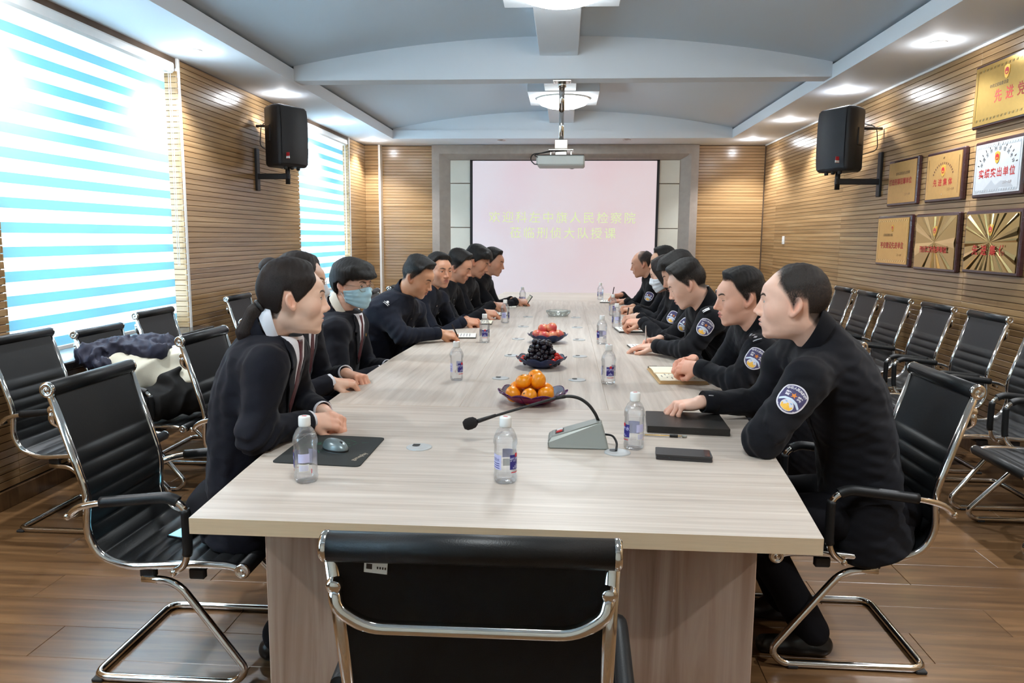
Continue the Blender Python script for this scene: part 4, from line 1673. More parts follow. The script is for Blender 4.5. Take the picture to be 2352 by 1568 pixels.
def apple(x, y, z, r, label, rot):
    t = thing('apple', label, 'apple', (x, y, z), 0, 'apples in the far blue bowl')
    t.rotation_euler = rot
    mb = MB()
    prof = []
    for i in range(17):
        a = math.pi * i / 16
        rr = r * math.sin(a) * (1.0 + .06 * math.cos(a) * -1)
        zz = -r * .9 * math.cos(a)
        zz -= math.copysign(.16 * r, zz) * math.exp(-(rr / (.3 * r)) ** 2)
        prof.append((max(rr, 0), zz))
    mb.lathe(prof, 22)
    o = mb.build('flesh', 'apple_skin', t)
    ca = o.data.color_attributes.new('Col', 'FLOAT_COLOR', 'POINT')
    cols = []
    for v in o.data.vertices:
        k = .5 + .5 * math.sin(3 * math.atan2(v.co.y, v.co.x) + v.co.z * 60) * .6 + v.co.z / r * .3
        k = max(0, min(1, k))
        a, b = lin(206, 62, 74), lin(236, 190, 128)
        k = k * k * .65
        cols += [a[j] * (1 - k) + b[j] * k for j in range(3)] + [1]
    ca.data.foreach_set('color', cols)
    mb = MB()
    mb.tube([(0, 0, .62 * r), (.002, 0, .95 * r)], .0013, 6)
    mb.build('stem', 'stem_green', t)


_ap = [(-.070, -.030, .048), (-.024, -.062, .046), (.032, -.058, .046), (.074, -.010, .050), (-.045, .040, .052), (.035, .048, .052), (-.03, .0, .085), (.026, -.008, .092)]
_al = ['pink apple at the left of the far bowl', 'pale pink apple at the front left of the far bowl', 'red apple at the front right of the far bowl', 'yellowish apple at the right of the far bowl', 'apple at the back left of the far bowl', 'apple at the back right of the far bowl', 'dark pink apple on top at left', 'apple on top of the far bowl at right']
for i, (x, y, z) in enumerate(_ap):
    apple(-.105 + x * .9, 4.72 + y * .9, ZT + z, .035, _al[i], (random.uniform(-.8, .8), random.uniform(-.8, .8), random.uniform(0, 6)))


def build_grapes():
    t = thing('grape_bunch', 'bunch of black grapes piled in the middle blue bowl', 'grapes', (-.115, 3.80, ZT))
    rr = random.Random(3)
    mb0 = MB()
    mb0.sphere((0, 0, 0), .0135, 10, 7, 0, (1, 1, 1.08))
    g0 = mb0.build('grape', 'grape_skin')
    me = g0.data
    bpy.data.objects.remove(g0, do_unlink=True)
    pts = []
    for k in range(4000):
        x, y, z = rr.uniform(-.1, .1), rr.uniform(-.085, .085), rr.uniform(.022, .132)
        u = (z - .02) / .115
        rx, ry = .092 * (1 - .55 * u), .075 * (1 - .55 * u)
        e = (x / rx) ** 2 + (y / ry) ** 2
        if e > 1 or (e < .35 and z < .10):
            continue
        if all((x - a) ** 2 + (y - b) ** 2 + (z - c) ** 2 > .0200 ** 2 for a, b, c in pts):
            pts.append((x, y, z))
    for p in pts[:150]:
        o = new_obj('grape', me, t)
        o.location = p
        o.rotation_euler = (rr.uniform(-1, 1), rr.uniform(-1, 1), 0)
    mb = MB()
    mb.tube([(-.05, 0, .03), (-.01, 0, .08), (.03, .01, .13)], .003, 6)
    mb.build('stem', 'stem_green', t)


build_grapes()
_tp = [(-.098, -.035, .042), (.062, -.060, .040), (.078, -.045, .052), (.098, -.020, .046), (.076, -.020, .066), (.088, .012, .050), (.045, -.078, .036), (-.090, .02, .045)]
_tml = ['cherry tomato alone at the left of the grape bowl', 'cherry tomato at front right of the grapes, lowest', 'cherry tomato second from the right rim of the grape bowl', 'cherry tomato at the right rim of the grape bowl', 'cherry tomato on top right against the grapes', 'cherry tomato behind at the right rim', 'cherry tomato in front under the grapes', 'cherry tomato hidden behind the left grapes']
for i, (x, y, z) in enumerate(_tp):
    t = thing('cherry_tomato', _tml[i], 'tomato', (-.115 + x, 3.80 + y, ZT + z), 0, 'cherry tomatoes in the grape bowl')
    mb = MB()
    mb.sphere((0, 0, 0), .0135, 14, 9, 0, (1, 1, .93))
    mb.build('tomato_skin', 'tomato_red', t)


def cable_cap(x, y, label, cable=False):
    t = thing('cable_cap', label, 'cable cap', (x, y, ZT), 0, 'cable caps along the table')
    mb = MB()
    mb.lathe([(.040, 0), (.040, .0025), (.036, .004), (.034, .0035), (0, .0035)], 28)
    mb.build('ring', 'cap_grey', t)
    mb = MB()
    mb.lathe([(.012, .0042), (0, .0044)], 16, 0, (-.012, .010, 0))
    mb.box((-.012, .018, .0040), (.022, .018, .0006), 0)
    mb.build('slot', 'screen_black', t)


_caps = [(-.445, 2.279), (.166, 2.277), (-.292, 3.466), (.061, 3.46), (-.29, 4.151), (.086, 4.162), (-.297, 4.843), (.092, 4.848), (-.30, 5.53), (.09, 5.53), (-.30, 6.22), (.09, 6.22)]
for i, (x, y) in enumerate(_caps):
    side = 'left' if x < -.1 else 'right'
    lb = ['white cable cap on the table between the mouse pad and the microphone head', 'white cable cap with the microphone cable running into it'][i] if i < 2 else 'white cable cap in the %s row, %s beyond the tangerines' % (side, ['first', 'second', 'third', 'fourth', 'fifth'][(i - 2) // 2])
    cable_cap(x, y, lb)


def build_microphone():
    t = thing('gooseneck_microphone', 'gooseneck conference microphone with wedge grey base and black foam head', 'microphone', (.05, 2.36, ZT))
    # wedge base: long axis along x; high end at +x
    mb = MB()
    M = Matrix(((1, 0, 0, 0), (0, 0, 1, 0), (0, 1, 0, 0), (0, 0, 0, 1)))
    V = []
    w0, w1 = .058, .040
    sec = [(-.095, .0, w0), (-.098, .020, w0 - .004), (-.088, .034, w1), (.062, .082, w1 * .8), (.070, .078, w1 * .8), (.092, .0, w0)]
    for s in (-1, 1):
        for x, z, w in sec:
            V.append((x, s * w, z))
    n = len(sec)
    F = [tuple(range(n)), tuple(range(n, 2 * n))[::-1]] + [(i, (i + 1) % n, n + (i + 1) % n, n + i) for i in range(n)]
    mb.add(V, F)
    o = recalc(mb.build('base', 'grey_metal', t))
    bm = bmesh.new()
    bm.from_mesh(o.data)
    bmesh.ops.bevel(bm, geom=list(bm.edges), offset=.004, segments=2, affect='EDGES')
    bm.to_mesh(o.data)
    bm.free()
    sl = math.atan2(.048, .15)
    R = Matrix.Rotation(-sl, 3, 'Y')
    mb = MB()
    mb.box((-.062, -.012, .0445), (.020, .015, .006), 0, R, .002)
    mb.box((-.060, .010, .0445), (.020, .013, .006), 1, R, .002)
    mb.build('button', ['red_lamp', 'white_plastic'], o)
    mb = MB()
    mb.box((-.061, -.001, .0428), (.028, .042, .003), 0, R, .001)
    mb.build('button_plate', 'black_plastic', o)
    path = [(.060, 0, .078), (.052, 0, .098), (.030, 0, .130), (.0, 0, .150), (-.03, 0, .156), (-.06, 0, .153), (-.12, -.003, .135), (-.24, -.012, .098), (-.275, -.015, .087)]
    mb = MB()
    f = fillet(path, .03, 4)
    mb.tube(f, [.0052 if p.x > -.05 else .0042 for p in f], 10)
    mb.tube([(-.045, 0, .1545), (-.075, -.001, .149)], .0062, 10)
    mb.tube([(-.262, -.0135, .092), (-.335, -.018, .067)], [.0052, .0075], 10)
    mb.build('gooseneck', 'black_plastic', t)
    mb = MB()
    d = Vector((-.95, -.05, -.32)).normalized()
    mb.lathe([(0, -.004), (.010, -.003), (.0175, .006), (.0195, .018), (.0185, .032), (.012, .041), (0, .043)], 20, 0, Vector((-.325, -.0175, .071)), d)
    mb.build('foam_head', 'foam', t)
    mb = MB()
    mb.tube(fillet([(.080, 0, .035), (.105, -.01, .036), (.118, -.04, .02), (.112, -.078, .004)], .02, 4), .0035, 8)
    mb.build('cable', 'black_plastic', t)


build_microphone()


def slab(name, label, cat, poly, z0, h, mat, side_mat=None, parent=None, bev=0.0):
    cx, cy = sum(p[0] for p in poly) / len(poly), sum(p[1] for p in poly) / len(poly)
    t = thing(name, label, cat, (cx, cy, z0))
    return t, [(x - cx, y - cy) for x, y in poly]


def round_poly(poly, r, n=4):
    P = fillet([(x, y, 0) for x, y in [((poly[-1][0] + poly[0][0]) / 2, (poly[-1][1] + poly[0][1]) / 2)] + list(poly) + [((poly[-1][0] + poly[0][0]) / 2, (poly[-1][1] + poly[0][1]) / 2)]], r, n)
    return [(p.x, p.y) for p in P[1:-1]]


def build_desk_items():
    # mouse pad and mouse
    t, q = slab('mouse_pad', 'black cloth mouse pad with a green pattern under the grey mouse', 'mouse pad', [(-.838, 2.08), (-.575, 2.06), (-.575, 2.375), (-.838, 2.395)], ZT, .003, 'mat_fabric')
    mb = MB()
    mb.prism(round_poly(q, .018), 0, .003)
    mb.build('cloth', 'mat_fabric', t)
    mb = MB()
    rr = random.Random(5)
    for k in range(34):
        x, y = -.02 + rr.gauss(0, .045), .06 + rr.gauss(0, .035)
        if abs(x) > .11 or abs(y) > .13:
            continue
        a = rr.uniform(0, 3.1)
        l, w = rr.uniform(.008, .022), .0022
        c, s = math.cos(a), math.sin(a)
        mb.add([(x - c * l - s * w, y - s * l + c * w, .0034), (x - c * l + s * w, y - s * l - c * w, .0034), (x + c * l, y + s * l, .0034)], [(0, 1, 2)])
    mb.build('pattern', 'mat_green', t)
    mb = MB()
    put_text(mb, 'gameplay', .022, Matrix.Translation((.106, -.075, .0036)) @ Matrix.Rotation(math.radians(75), 4, 'Z'), 0, .0006)
    mb.build('lettering', 'mat_letters', t)
    t = thing('computer_mouse', 'small grey wireless mouse lying on the mouse pad', 'mouse', (-.690, 2.215, ZT + .003), math.radians(-35))
    mb = MB()
    mb.grid(lambda u, v: Vector((.050 * math.cos(2 * math.pi * u) * math.sin(math.pi * v / 2) ** .7, .029 * math.sin(2 * math.pi * u) * math.sin(math.pi * v / 2) ** .7, .034 * math.cos(math.pi * v / 2) ** .75 * (1 - .18 * math.cos(2 * math.pi * u) * math.sin(math.pi * v / 2)))), 28, 12, 0, True, True)
    recalc(mb.build('shell', 'mouse_grey', t))
    mb = MB()
    mb.lathe([(0, -.003), (.006, -.003), (.007, 0), (.006, .003), (0, .003)], 14, 0, (.026, 0, .026), (0, 1, 0))
    mb.build('wheel', 'black_plastic', t)
    mb = MB()
    mb.grid(lambda u, v: Vector((.0505 * math.cos(2 * math.pi * u), .0295 * math.sin(2 * math.pi * u), .002 + .006 * v)), 28, 1, 0, True, True)
    mb.build('skirt', 'black_plastic', t)
    # leather folder
    t, q = slab('leather_folder', 'thick black leather folder under the hand of the balding officer', 'folder', [(.281, 2.53), (.553, 2.505), (.560, 2.75), (.300, 2.765)], ZT, .03, 'notebook_cover')
    mb = MB()
    mb.prism(round_poly(q, .008, 2), 0.002, .007)
    mb.prism(round_poly(q, .008, 2), .016, .022)
    x = [(a * .985 + .0, b * .97 + .004) for a, b in q]
    mb.prism(round_poly(x, .006, 2), .006, .017, 0)
    o = recalc(mb.build('cover', 'notebook_cover', t))
    mb = MB()
    mb.prism([(q[0][0] + .002, q[0][1] + .001), (q[1][0] - .002, q[1][1] + .001), (q[1][0] - .002, q[1][1] + .004), (q[0][0] + .002, q[0][1] + .004)], .0, .0235)
    mb.build('spine', 'notebook_cover', t)
    # pen
    t = thing('ballpoint_pen', 'clear gel pen with black grip lying before the leather folder', 'pen', (.340, 2.478, ZT + .0052), math.radians(-4))
    mb = MB()
    mb.tube([(-.075, 0, 0), (.050, 0, 0)], .0045, 10)
    mb.build('barrel', 'bottle_plastic', t)
    mb = MB()
    mb.tube([(-.07, 0, 0), (.05, 0, 0)], .0018, 8)
    mb.build('refill', 'ink_gold', t)
    mb = MB()
    mb.tube([(.010, 0, 0), (.036, 0, 0)], .0054, 10)
    mb.build('grip', 'black_plastic', t)
    mb = MB()
    mb.tube([(.050, 0, 0), (.066, 0, 0)], [.0048, .0036], 10)
    mb.tube([(-.075, 0, 0), (-.082, 0, 0)], .004, 10)
    mb.build('tip_cap', 'grey_metal', t)
    # phone, in case
    t, q = slab('mobile_phone', 'black mobile phone in a flip case near the right table corner', 'phone', [(.275, 2.215), (.437, 2.195), (.442, 2.275), (.282, 2.297)], ZT, .017, 'phone_cover')
    mb = MB()
    mb.prism(round_poly(q, .008, 3), .0, .0065)
    mb.prism(round_poly([(a * .985, b * .97) for a, b in q], .008, 3), .006, .0115)
    mb.prism(round_poly(q, .008, 3), .011, .0165)
    recalc(mb.build('case', 'phone_cover', t))
    mb = MB()
    mb.box((.068, -.008, .0168), (.016, .07, .0008), 0, Matrix.Rotation(-.12, 3, 'Z'))
    mb.build('camera_strip', 'plaque_wood', t)
    # phone on the chair seat
    t = thing('mobile_phone', 'mobile phone with a lit blue screen lying on the left chair seat', 'phone', (-1.262, 2.420, .398), math.radians(10))
    t.rotation_euler = (0, math.radians(-2), math.radians(75))
    mb = MB()
    mb.box((0, 0, .004), (.155, .076, .008), 0, None, .003)
    mb.build('case', 'phone_black', t)
    mb = MB()
    mb.box((0, 0, .0083), (.142, .066, .0008), 0)
    mb.build('display', 'phone_lit', t)
    # open notebook of the second right officer
    t = thing('open_notebook', 'open cream-paged notebook with tan cover under clasped hands', 'notebook', (.53, 3.60, ZT), math.radians(2))
    mb = MB()
    for s, mi in ((-1, 0), (1, 0)):
        def pg(u, v, s=s):
            y = s * .19 * u
            z = .016 + .004 * math.sin(math.pi * min(1, u * 1.2)) - .010 * (u < .02)
            return Vector((-.105 + .21 * v, y, z))
        mb.grid(pg, 10, 1, 0, True)
        mb.b2((-.105, min(0, s * .19), .003), (.105, max(0, s * .19), .015), 1)
    recalc(mb.build('pages', ['paper_cream', 'book_edge'], t))
    mb = MB()
    mb.b2((-.112, -.198, 0), (.112, .198, .004), 0, .002)
    mb.build('cover', 'book_edge', t)
    mb = MB()
    rr = random.Random(2)
    for k in range(9):
        for j in range(6):
            if rr.random() < .6:
                mb.box((-.085 + .02 * k, -.15 + .02 * j, .0207), (.005, .012, .0004), 0)
    mb.build('handwriting', 'paper_ink', t)
    t = thing('ballpoint_pen', 'black pen lying along the top edge of the open cream notebook', 'pen', (.49, 3.83, ZT + .0055), math.radians(2))
    mb = MB()
    mb.tube([(-.07, 0, 0), (.07, 0, 0)], .005, 10)
    mb.tube([(.07, 0, 0), (.08, 0, 0)], [.005, .0015], 10)
    mb.build('barrel', 'black_plastic', t)
    mb = MB()
    mb.box((-.045, 0, .0058), (.04, .003, .0016), 0, None, .0005)
    mb.build('clip', 'pen_silver', t)
    # writing pads
    def pad(x, y, w, d, rz, label, cover='notebook_cover', h=.010, sheets='paper'):
        t = thing('writing_pad', label, 'notebook', (x, y, ZT), rz)
        mb = MB()
        mb.box((0, 0, h * .35 + .0005), (w + .006, d + .006, h * .5), 0, None, .001)
        mb.build('cover', cover, t)
        mb = MB()
        mb.box((0, 0, h * .80 + .0005), (w, d, h * .45), 0, None, .001)
        mb.build('sheets', sheets, t)
        mb = MB()
        for k in range(6):
            mb.box((-w * .35 + w * .12 * k, .0, h * 1.03 + .0006), (w * .03, d * .7, .0003), 0)
        mb.build('handwriting', 'paper_ink', t)
        return t
    pad(-.66, 4.93, .16, .20, .1, 'white writing pad under the pen of the first left officer')
    pad(-.63, 5.72, .16, .20, .05, 'cream writing pad before the left officer looking up', 'notebook_cover', .012, 'paper_cream')
    pad(-.56, 6.38, .15, .20, .05, 'white writing pad before the left officer with shaved sides')
    pad(-.54, 7.12, .16, .22, .0, 'white sheets before the left officer with bushy hair', 'paper', .006)
    pad(.45, 5.36, .17, .22, .1, 'white notepad with rounded corners before the fourth right officer', 'notebook_cover', .016)
    pad(.50, 5.97, .17, .26, .2, 'white sheet before the right officer in the white mask', 'paper', .004)
    pad(.45, 7.78, .18, .24, -.1, 'white notebook under the hand of the last bald officer', 'notebook_cover', .012)
    pad(.47, 4.52, .16, .22, .1, 'white notepad under the hands of the third right officer', 'notebook_cover', .010)
    # glass ashtray
    t = thing('glass_ashtray', 'clear cut glass dish in the middle of the table beyond the apples', 'ashtray', (-.056, 6.33, ZT))
    mb = MB()
    rf = lambda a, z: 1 + .05 * math.cos(8 * a)
    mb.lathe([(0, .004), (.06, .0), (.075, .004), (.095, .030), (.098, .046), (.090, .048), (.080, .032), (.062, .014), (0, .012)], 48, 0, rfun=rf)
    recalc(mb.build('dish', 'ashtray_glass', t))


build_desk_items()

# ---------------------------------------------------------------- people: signed-distance modelling
f32 = np.float32


def V3(*a):
    return np.array(a, dtype=f32)


def unit(v):
    v = np.asarray(v, dtype=f32)
    return v / max(float(np.linalg.norm(v)), 1e-9)


def smin(a, b, k):
    h = np.clip(0.5 + 0.5 * (b - a) / k, 0, 1)
    return b + (a - b) * h - k * h * (1 - h)


def smax(a, b, k):
    return -smin(-a, -b, k)


def cap(P, a, b, ra, rb):
    a, b = np.asarray(a, dtype=f32), np.asarray(b, dtype=f32)
    ba = b - a
    pa = P - a
    h = np.clip(pa @ ba / max(float(ba @ ba), 1e-9), 0, 1)
    return np.sqrt(((pa - h[:, None] * ba) ** 2).sum(1)) - (ra + (rb - ra) * h)


def ell(P, c, r):
    q = (P - np.asarray(c, dtype=f32)) / np.asarray(r, dtype=f32)
    k0 = np.sqrt((q ** 2).sum(1)) + 1e-9
    k1 = np.sqrt(((q / np.asarray(r, dtype=f32)) ** 2).sum(1)) + 1e-9
    return k0 * (k0 - 1) / k1


def bounded(fn, P, c, R, margin=0.02):
    """evaluate fn only near the ball (c, R); elsewhere a safe lower bound"""
    d = np.sqrt(((P - np.asarray(c, dtype=f32)) ** 2).sum(1)) - R
    out = d + margin
    m = d < margin
    if m.any():
        out[m] = fn(P[m])
    return out


def ripple(P, seed, freq, n=5):
    r = np.random.default_rng(seed)
    out = np.zeros(len(P), dtype=f32)
    for i in range(n):
        d = r.normal(size=3)
        d /= np.linalg.norm(d)
        w = freq * r.uniform(.6, 1.6)
        out += np.sin(P @ (d * w).astype(f32) + r.uniform(0, 6.28) + 1.3 * np.sin(P @ (r.normal(size=3) * freq * .35).astype(f32)))
    return out / n


def surf(f, lo, hi, h, newton=1):
    """dual-contour style surface of f = 0 evaluated only near the surface"""
    c = 4
    H = c * h
    lo = np.asarray(lo, dtype=np.float64)
    nb = np.ceil((np.asarray(hi) - lo) / H).astype(int) + 1
    I = np.stack(np.meshgrid(*[np.arange(k) for k in nb], indexing='ij'), -1).reshape(-1, 3)
    d = f((lo + (I * c + 1.5) * h).astype(f32))
    n = nb * c
    sgn = np.where(d < 0, -1.0, 1.0).astype(f32).reshape(nb)
    F = np.repeat(np.repeat(np.repeat(sgn, c, 0), c, 1), c, 2)
    act = I[np.abs(d) < 1.6 * H]
    off = np.stack(np.meshgrid(*[np.arange(c)] * 3, indexing='ij'), -1).reshape(-1, 3)
    step = 6000
    for s in range(0, len(act), step):
        J = (act[s:s + step, None, :] * c + off[None]).reshape(-1, 3)
        F[J[:, 0], J[:, 1], J[:, 2]] = f((lo + J * h).astype(f32))
    S = F < 0
    pos, cel, quads = [], [], []
    n0, n1, n2 = F.shape
    st = np.array([n1 * n2, n2, 1])
    for ax in range(3):
        sl0, sl1 = [slice(None)] * 3, [slice(None)] * 3
        sl0[ax], sl1[ax] = slice(0, -1), slice(1, None)
        p = np.argwhere(S[tuple(sl0)] != S[tuple(sl1)])
        b, e = (ax + 1) % 3, (ax + 2) % 3
        p = p[(p[:, b] > 0) & (p[:, e] > 0)]
        q = p.copy()
        q[:, ax] += 1
        a0, a1 = F[p[:, 0], p[:, 1], p[:, 2]], F[q[:, 0], q[:, 1], q[:, 2]]
        t = a0 / (a0 - a1)
        X = p.astype(np.float64)
        X[:, ax] += t
        ids = p @ st
        c4 = np.stack([ids, ids - st[b], ids - st[b] - st[e], ids - st[e]], 1)
        flip = ~(a0 < 0)
        qd = c4.copy()
        qd[flip] = c4[flip][:, ::-1]
        quads.append(qd)
        pos.append(np.repeat(X, 4, 0))
        cel.append(c4.ravel())
    quads = np.concatenate(quads)
    pos = np.concatenate(pos)
    cel = np.concatenate(cel)
    uq, inv = np.unique(cel, return_inverse=True)
    cnt = np.bincount(inv)
    V = np.stack([np.bincount(inv, pos[:, k]) / cnt for k in range(3)], 1) * h + lo
    Q = np.searchsorted(uq, quads)
    V = V.astype(f32)
    for _ in range(newton):
        g, v0 = grad(f, V, h * .35)
        l2 = (g ** 2).sum(1) + 1e-6
        stp = np.clip(v0 / l2, -h, h)
        V = V - g * stp[:, None]
    return V, Q


def grad(f, P, e):
    v0 = f(P)
    g = np.empty_like(P)
    for k in range(3):
        D = np.zeros(3, dtype=f32)
        D[k] = e
        g[:, k] = (f(P + D) - f(P - D)) / (2 * e)
    return g, v0


def np_mesh(name, V, Q, mat, parent=None, origin=(0, 0, 0), cols=None):
    me = bpy.data.meshes.new(name)
    V = (np.asarray(V, dtype=f32) - np.asarray(origin, dtype=f32))
    me.vertices.add(len(V))
    me.vertices.foreach_set('co', V.ravel())
    k = Q.shape[1]
    me.loops.add(len(Q) * k)
    me.loops.foreach_set('vertex_index', Q.ravel().astype(np.int32))
    me.polygons.add(len(Q))
    me.polygons.foreach_set('loop_start', np.arange(0, len(Q) * k, k, dtype=np.int32))
    me.polygons.foreach_set('use_smooth', np.ones(len(Q), dtype=bool))
    me.update(calc_edges=True)
    for m in (mat if isinstance(mat, (list, tuple)) else [mat]):
        me.materials.append(MATS[m])
    if cols is not None:
        ca = me.color_attributes.new('Col', 'FLOAT_COLOR', 'POINT')
        c4 = np.ones((len(V), 4), dtype=f32)
        c4[:, :3] = cols
        ca.data.foreach_set('color', c4.ravel())
    me.validate()
    return new_obj(name, me, parent)


def fix_normals(o):
    recalc(o)
    return o


# ---- head, in head coordinates: x forward, y left, z up, metres, chin -0.115, crown +0.123
def skull_only(Q, p):
    z = Q[:, 2]
    ay = np.abs(Q[:, 1])
    x = Q[:, 0]
    d = ell(Q, (-.013, 0, .034), (.099, .0775 * p['w'], .089))
    xf = np.interp(z, [-.125, -.112, -.10, -.085, -.07, -.05, -.03, -.01, .01, .03, .06, .09], [.055, .073, .082, .0825, .083, .084, .0845, .0855, .0885, .0925, .0925, .080]).astype(f32)
    xb = np.interp(z, [-.12, -.09, -.06, -.03, 0, .06], [.005, -.022, -.042, -.055, -.06, -.06]).astype(f32)
    w = np.interp(z, [-.125, -.11, -.095, -.08, -.06, -.04, -.02, 0, .03, .06], [.022, .033, .045, .053, .0600, .0645, .0680, .0692, .070, .069]).astype(f32) * p['jaw']
    xc = xb + (xf - xb) * .42
    u = np.where(x > xc, (x - xc) / (xf - xc), (xc - x) / (xc - xb))
    n = 2.35
    g = ((np.abs(u) + 1e-6) ** n + (ay / w + 1e-6) ** n) ** (1 / n)
    dl = (g - 1) * np.minimum(w, xf - xc) * .92
    dl = smax(dl, -(z + .112), .016)
    dl = smax(dl, z - .065, .03)
    return smin(d, dl, .022)


def head_sdf(Q, p):
    d = skull_only(Q, p)
    A = Q.copy()
    A[:, 1] = np.abs(A[:, 1])
    x, y, z = A[:, 0], A[:, 1], A[:, 2]
    d = smin(d, ell(A, (.071, 0, -.100), (.0145, .020, .0135)), .014)
    ch = p['cheek']
    d = smin(d, ell(A, (.052, .044, -.020), (.028, .022 * ch, .026 * ch)), .026)
    d = smin(d, ell(A, (.0715 if p['female'] else .0750, 0, -.060), (.0185, .032, .024)), .020)
    d = smin(d, cap(A, (.0870, .012, .0255), (.072, .047, .021), .0060, .0055), .016)
    d = smax(d, -ell(A, (.1005, .0335, .005), (.0155, .0185, .0105)), .012)
    ns = p['nose']
    nx = .1050 + .006 * ns
    nose = cap(A, (.0890, 0, .016), (nx, 0, -.0255), .0066, .0078)
    nose = smin(nose, cap(A, (.0790, 0, .016), (.0870, 0, -.0300), .0088, .0140), .010)
    nose = smin(nose, ell(A, (nx + .0010, 0, -.0285), (.0098, .0105, .0085)), .006)
    nose = smin(nose, ell(A, (.0965, .0125, -.0335), (.0115, .0072, .0082)), .007)
    d = smin(d, nose, .009)
    d = smax(d, -ell(A, (nx - .006, .0062, -.0405), (.0050, .0030, .0034)), .003)
    B = A.copy()
    B[:, 0] = x + 14 * y * y + (.0045 if p['female'] else 0)
    lp = smin(ell(B, (.0945, 0, -.0548), (.0074, .0215, .0052)), ell(B, (.0927, 0, -.0680), (.0074, .0190, .0062)), .0020)
    d = smin(d, lp, .0042)
    d = smax(d, -ell(B, (.1018, 0, -.0612), (.0085, .0225, .0013)), .0022)
    d = smin(d, np.sqrt((x - .0685) ** 2 + (y - .0330) ** 2 + (z - .0045) ** 2) - .0186, .0055)
    # ears
    E = (A - V3(-.010, .0745, -.004)) * (1.12 if p['female'] else 1.0)
    c1, s1 = math.cos(math.radians(26)), math.sin(math.radians(26))
    ex, ey = E[:, 0] * c1 - E[:, 1] * s1, E[:, 0] * s1 + E[:, 1] * c1
    ez = E[:, 2]
    c2, s2 = math.cos(math.radians(-12)), math.sin(math.radians(-12))
    ex, ez = ex * c2 - ez * s2, ex * s2 + ez * c2
    W = np.stack([ex, ey, ez], 1)
    ear = smin(ell(W, (-.003, .006, .006), (.0195, .0070, .0265)), ell(W, (.000, .006, -.008), (.0150, .0068, .0235)), .006)
    ear = smin(ear, ell(W, (.004, .004, -.024), (.0090, .0060, .0105)), .006)
    ear = smax(ear, -ell(W, (-.001, .0135, .004), (.0125, .0090, .0215)), .0030)
    ear = smin(ear, cap(W, (-.004, .0075, .018), (-.009, .0080, -.012), .0030, .0030), .004)
    ear = smin(ear, cap(W, (.002, .0055, .010), (-.004, .0065, -.008), .0026, .0028), .004)
    ear = smin(ear, ell(W, (.0125, .0035, -.004), (.004, .0055, .006)), .004)
    d = smin(d, ear, .005)
    return d


HAIRS = {
    # zl: hairline height by angle (0 front .. 180 back); xh: forward limit by height; tt top, ts side thickness; qf fringe bulge
    'crop': dict(zl=[(0, .084), (35, .081), (50, .068), (59, .044), (70, .020), (80, -.006), (87, -.014), (95, .022), (112, .022), (124, -.028), (150, -.058), (180, -.066)], tt=.017, ts=.0045, qf=.010),
    'quiff': dict(zl=[(0, .086), (35, .083), (50, .072), (58, .048), (68, .026), (79, -.004), (87, -.014), (95, .016), (112, .012), (124, -.032), (150, -.056), (180, -.064)], tt=.021, ts=.0022, qf=.016),
    'bushy': dict(zl=[(0, .066), (35, .058), (55, .045), (72, .024), (84, -.005), (95, .015), (112, .012), (124, -.032), (150, -.062), (180, -.070)], tt=.026, ts=.011, qf=.018),
    'mop': dict(zl=[(0, .036), (35, .034), (55, .030), (70, .012), (82, -.004), (96, .012), (112, .004), (122, -.05), (150, -.080), (180, -.086)], tt=.026, ts=.019, qf=.014),
    'thin': dict(zl=[(0, .090), (35, .085), (60, .052), (72, .026), (84, -.010), (95, .022), (112, .020), (124, -.034), (150, -.064), (180, -.074)], tt=.0060, ts=.0016, qf=0, xh=[(-.03, .018), (.02, .031), (.05, .040), (.08, .054), (.105, .056), (.13, .046)]),
    'bald': dict(zl=[(0, .2), (50, .2), (60, .070), (72, .040), (84, -.006), (95, .024), (112, .022), (124, -.030), (150, -.062), (180, -.070)], tt=.004, ts=.003, qf=0, xh=[(-.03, .016), (.04, .022), (.07, .010), (.10, -.02), (.13, -.06)]),
    'tied': dict(zl=[(0, .090), (16, .084), (28, .066), (42, .040), (57, .012), (70, -.006), (78, -.008), (88, .024), (103, .026), (113, -.030), (132, -.066), (180, -.074)], tt=.013, ts=.007, qf=.004),
    'long': dict(zl=[(0, .078), (28, .06), (42, .02), (55, -.05), (75, -.12), (100, -.15), (180, -.17)], tt=.016, ts=.016, qf=.006),
}


